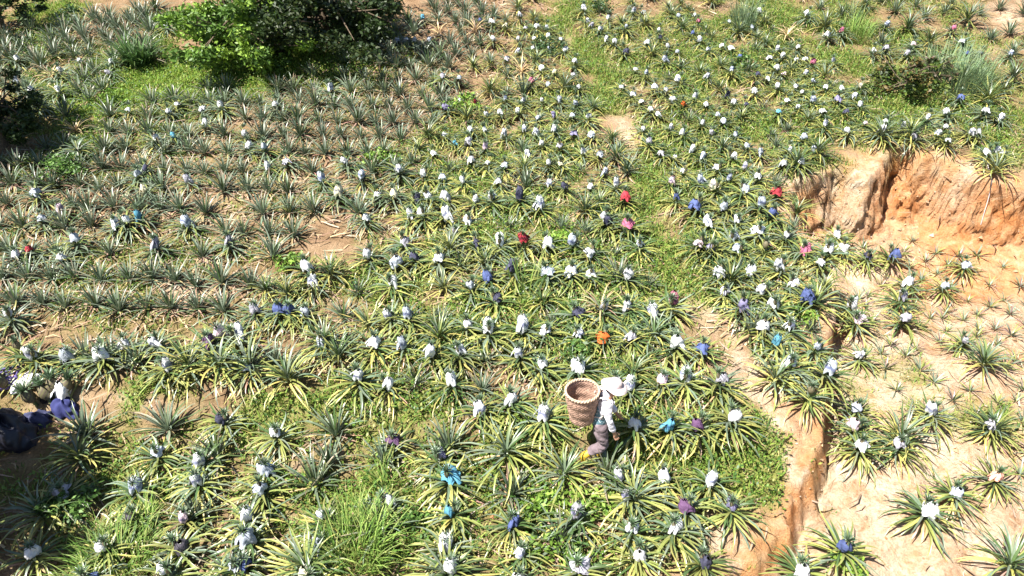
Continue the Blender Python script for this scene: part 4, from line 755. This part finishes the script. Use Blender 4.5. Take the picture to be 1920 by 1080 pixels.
nd = {'ch': (J['ch'], (.158, .125)), 'sp': (J['sp'], (.148, .118)), 'hem': ((-.02, 0, .85), (.15, .122)), 'up': (J['up'], (.125, .10)), 'nk': ((.08, 0, 1.345), (.068, .064))}; ed = [('hem', 'sp'), ('sp', 'ch'), ('ch', 'up'), ('up', 'nk')]
for s in 'rl':
    sh_ = 'rs_' if s == 'r' else 'ls'
    nd.update({s + 's': (J[sh_], .075), s + 'm': (lerp(J[sh_], J[s + 'e'], .55), .064), s + 'e': (J[s + 'e'], .060), s + 'n': (lerp(J[s + 'e'], J[s + 'w'], .5), .052), s + 'w': (lerp(J[s + 'e'], J[s + 'w'], .97), .042)}); ed += [('up', s + 's'), (s + 's', s + 'm'), (s + 'm', s + 'e'), (s + 'e', s + 'n'), (s + 'n', s + 'w')]
skin('shirt', nd, ed, M_shirt, 3, P0, .022)
skin('vest', {'a': ((-.025, 0, .76), (.165, .136)), 'b': (J['sp'], (.158, .129)), 'c': ((.02, 0, 1.12), (.166, .134)), 'd': ((.035, 0, 1.20), (.15, .125))}, [('a', 'b'), ('b', 'c'), ('c', 'd')], M_vest, 3, P0, .012)
nd = {'pel': ((-.02, 0, .83), (.145, .115)), 'top': ((-.012, 0, .96), (.140, .11))}; ed = [('pel', 'top')]
for s in 'rl':
    nd.update({s + 'h': (lerp(J[s + 'h'], J[s + 'k'], .12), .112), s + 'm': (lerp(J[s + 'h'], J[s + 'k'], .55), .098), s + 'k': (J[s + 'k'], .086), s + 'n': (lerp(J[s + 'k'], J[s + 'a'], .5), .078), s + 'a': (lerp(J[s + 'k'], J[s + 'a'], .74), .070)}); ed += [('pel', s + 'h'), (s + 'h', s + 'm'), (s + 'm', s + 'k'), (s + 'k', s + 'n'), (s + 'n', s + 'a')]
skin('trousers', nd, ed, M_trous, 3, P0, .024)
for s in 'rl':
    a_, t_ = np.array(J[s + 'a']), np.array(J[s + 't']); up = lerp(J[s + 'k'], J[s + 'a'], .62); heel = a_ + (np.array(lerp(J[s + 'a'], J[s + 't'], .1)) - np.array(up)) * .25
    skin('boot', {'u': (up, .062), 'a': (tuple(a_), .056), 'h': (tuple(heel), .05), 'm': (tuple(a_ * .45 + t_ * .55 + np.array([0, 0, -.01])), (.05, .042)), 't': (tuple(t_), (.045, .03))}, [('u', 'a'), ('a', 'h'), ('a', 'm'), ('m', 't')], M_boot, 2, P0)
# hat: domed crown, drooping brim, band; neck cloth; hair
hc = np.array([.165, 0, 1.555]); na = 40
def lathe(prof, wob=0, n=na):
    V = []
    for r, z in prof:
        for j in range(n):
            a = 2 * math.pi * j / n; V.append((r * math.cos(a), r * .94 * math.sin(a), z + wob * (r / .2) ** 2 * math.sin(2 * a + .6) + wob * .5 * (r / .2) ** 2 * math.sin(5 * a)))
    g = Geo(); g.add(V, grid_faces(len(prof), n, True), (1, 1, 1)); return g
hat = link('hat', None, P0, hc, (0, .30, 0))
link('brim', lathe([(.098, .012), (.12, .004), (.16, -.010), (.200, -.030), (.202, -.035), (.16, -.018), (.12, -.004), (.098, .004)], .012).mesh('brim', M_hat), hat)
link('hat_crown', lathe([(.099, .004), (.098, .03), (.090, .058), (.072, .082), (.045, .095), (.02, .10), (.001, .101)]).mesh('hat_crown', M_hat), hat)
link('hat_band', lathe([(.1015, .006), (.1045, .010), (.1025, .028), (.0995, .030)]).mesh('hat_band', M_band), hat)
skin('hair', {'a': ((.10, 0, 1.40), (.06, .07)), 'b': ((.11, 0, 1.49), (.082, .085)), 'c': ((.135, 0, 1.55), (.075, .08))}, [('a', 'b'), ('b', 'c')], M_hair, 2, P0)
skin('neck_cloth', {'a': ((.045, 0, 1.31), (.085, .07)), 'b': ((.07, 0, 1.385), (.065, .068)), 'c': ((.085, 0, 1.45), (.068, .078))}, [('a', 'b'), ('b', 'c')], M_shirt, 2, P0)
for sy in (1, -1):
    g = Geo(); tube(g, [(.21, sy * .033, 1.478), (.215, sy * .033, 1.478)], [.008, .007], (.02, .015, .012), 8); link('eye', g.mesh('eye', M_hair), P0)
g = Geo(); tube(g, [(.193, -.025, 1.415), (.20, 0, 1.413), (.193, .025, 1.415)], [.005, .007, .005], (1, 1, 1), 6); link('mouth', g.mesh('mouth', simple('lips', (.30, .12, .09), .5)), P0)

# woven basket on the back
bk = link('carrying_basket', None, loc=foot + np.array([-.315, -.02, .80]), rot=(rad(3), rad(-3), 0), label='empty round woven bamboo basket carried on the worker\'s back', category='basket'); bk.scale = (.90, .90, 1.06)
M_bask = simple('split_bamboo', (.33, .21, .155), .8, .45, 22, .3, .3)
def basket_wall(inner):
    g = Geo(); n = 108; m_ = 73; V = []; C = []
    for i in range(m_):
        t = i / (m_ - 1); R = .185 + .075 * t ** .8 - (.014 if inner else 0)
        row = int(t * 24)
        for j in range(n):
            a = 2 * math.pi * j / n; wv = .0055 * math.sin(27 * a + math.pi * row) * abs(math.sin(math.pi * t * 24)) ** .6 + .004 * abs(math.sin(math.pi * t * 24)) + .006 * math.sin(t * 19)
            V.append(((R + wv) * math.cos(a) * 1.0, (R + wv) * math.sin(a) * .97, .50 * t)); C.append((1, 1, 1))
    F = grid_faces(m_, n, True); g.add(V, F[:, ::-1] if inner else F, C); return g
link('wall', basket_wall(False).mesh('wall', M_bask), bk); link('lining', basket_wall(True).mesh('lining', M_bask), bk)
g = Geo(); V = [(0, 0, .02)]; 
for i in range(1, 6):
    for j in range(32): a = 2 * math.pi * j / 32; V.append((.182 * i / 5 * math.cos(a), .177 * i / 5 * math.sin(a), .02 + .004 * math.sin(8 * a + i * 3)))
F = [(1 + i * 32 + j, 1 + i * 32 + (j + 1) % 32, 1 + (i + 1) * 32 + (j + 1) % 32, 1 + (i + 1) * 32 + j) for i in range(4) for j in range(32)] + [(0, 1 + j, 1 + (j + 1) % 32, 1 + (j + 2) % 32) for j in range(0, 32, 2)]
g.add(V, np.array(F), (1, 1, 1)); link('bottom', g.mesh('bottom', M_bask), bk)
g = Geo(); n = 160
for st in range(2):
    pts = []
    for j in range(n + 1):
        a = 2 * math.pi * j / n; ph = 34 * a / 1 * .5 + st * math.pi; pts.append(((.254 + .011 * math.cos(ph)) * math.cos(a), (.246 + .011 * math.cos(ph)) * math.sin(a), .505 + .011 * math.sin(ph)))
    tube(g, pts, [.0135] * (n + 1), (1, 1, 1), 6, False)
link('braided_rim', g.mesh('braided_rim', simple('rim_bamboo', (.48, .35, .25), .75, .3, 25)), bk)
M_strap = simple('strap_webbing', (.45, .38, .34), .85, .15, 50)
for sy in (1, -1):
    g = Geo(); tube(g, [(.20, sy * .10, .38), (.25, sy * .125, .46), (.33, sy * .13, .47), (.41, sy * .14, .40), (.39, sy * .16, .27), (.28, sy * .165, .14), (.18, sy * .09, .10)], [.013] * 7, (1, 1, 1), 6); link('strap', g.mesh('strap', M_strap), bk)

# ------------------------------------------------------------------ light
W = bpy.data.worlds.new('World'); S.world = W; W.use_nodes = True; nt = W.node_tree; bg = nt.nodes['Background']
sun = Vector((-.42, -.26, .87)).normalized()
sky = nt.nodes.new('ShaderNodeTexSky'); sky.sky_type = 'NISHITA'; sky.sun_disc = False; sky.sun_elevation = math.asin(sun.z); sky.sun_rotation = math.atan2(sun.x, sun.y); sky.altitude = 300
nt.links.new(sky.outputs[0], bg.inputs[0]); bg.inputs[1].default_value = .05
ld = bpy.data.lights.new('sun', 'SUN'); ld.energy = 5.0; ld.angle = rad(.5); ld.color = (1, .96, .89)
so = bpy.data.objects.new('sun', ld); COL.objects.link(so); so.rotation_euler = sun.to_track_quat('Z', 'Y').to_euler(); so.location = (0, 0, 30)
S.view_settings.view_transform = 'Standard'; S.view_settings.look = 'None'; S.view_settings.exposure = 1.55; S.view_settings.gamma = 1
S.cycles.max_bounces = 5; S.cycles.diffuse_bounces = 3; S.cycles.transmission_bounces = 3
print('plants', len(plants), 'mature in view', len(vis), 'wrapped', len(wrapped), 'seedlings', len(seeds))
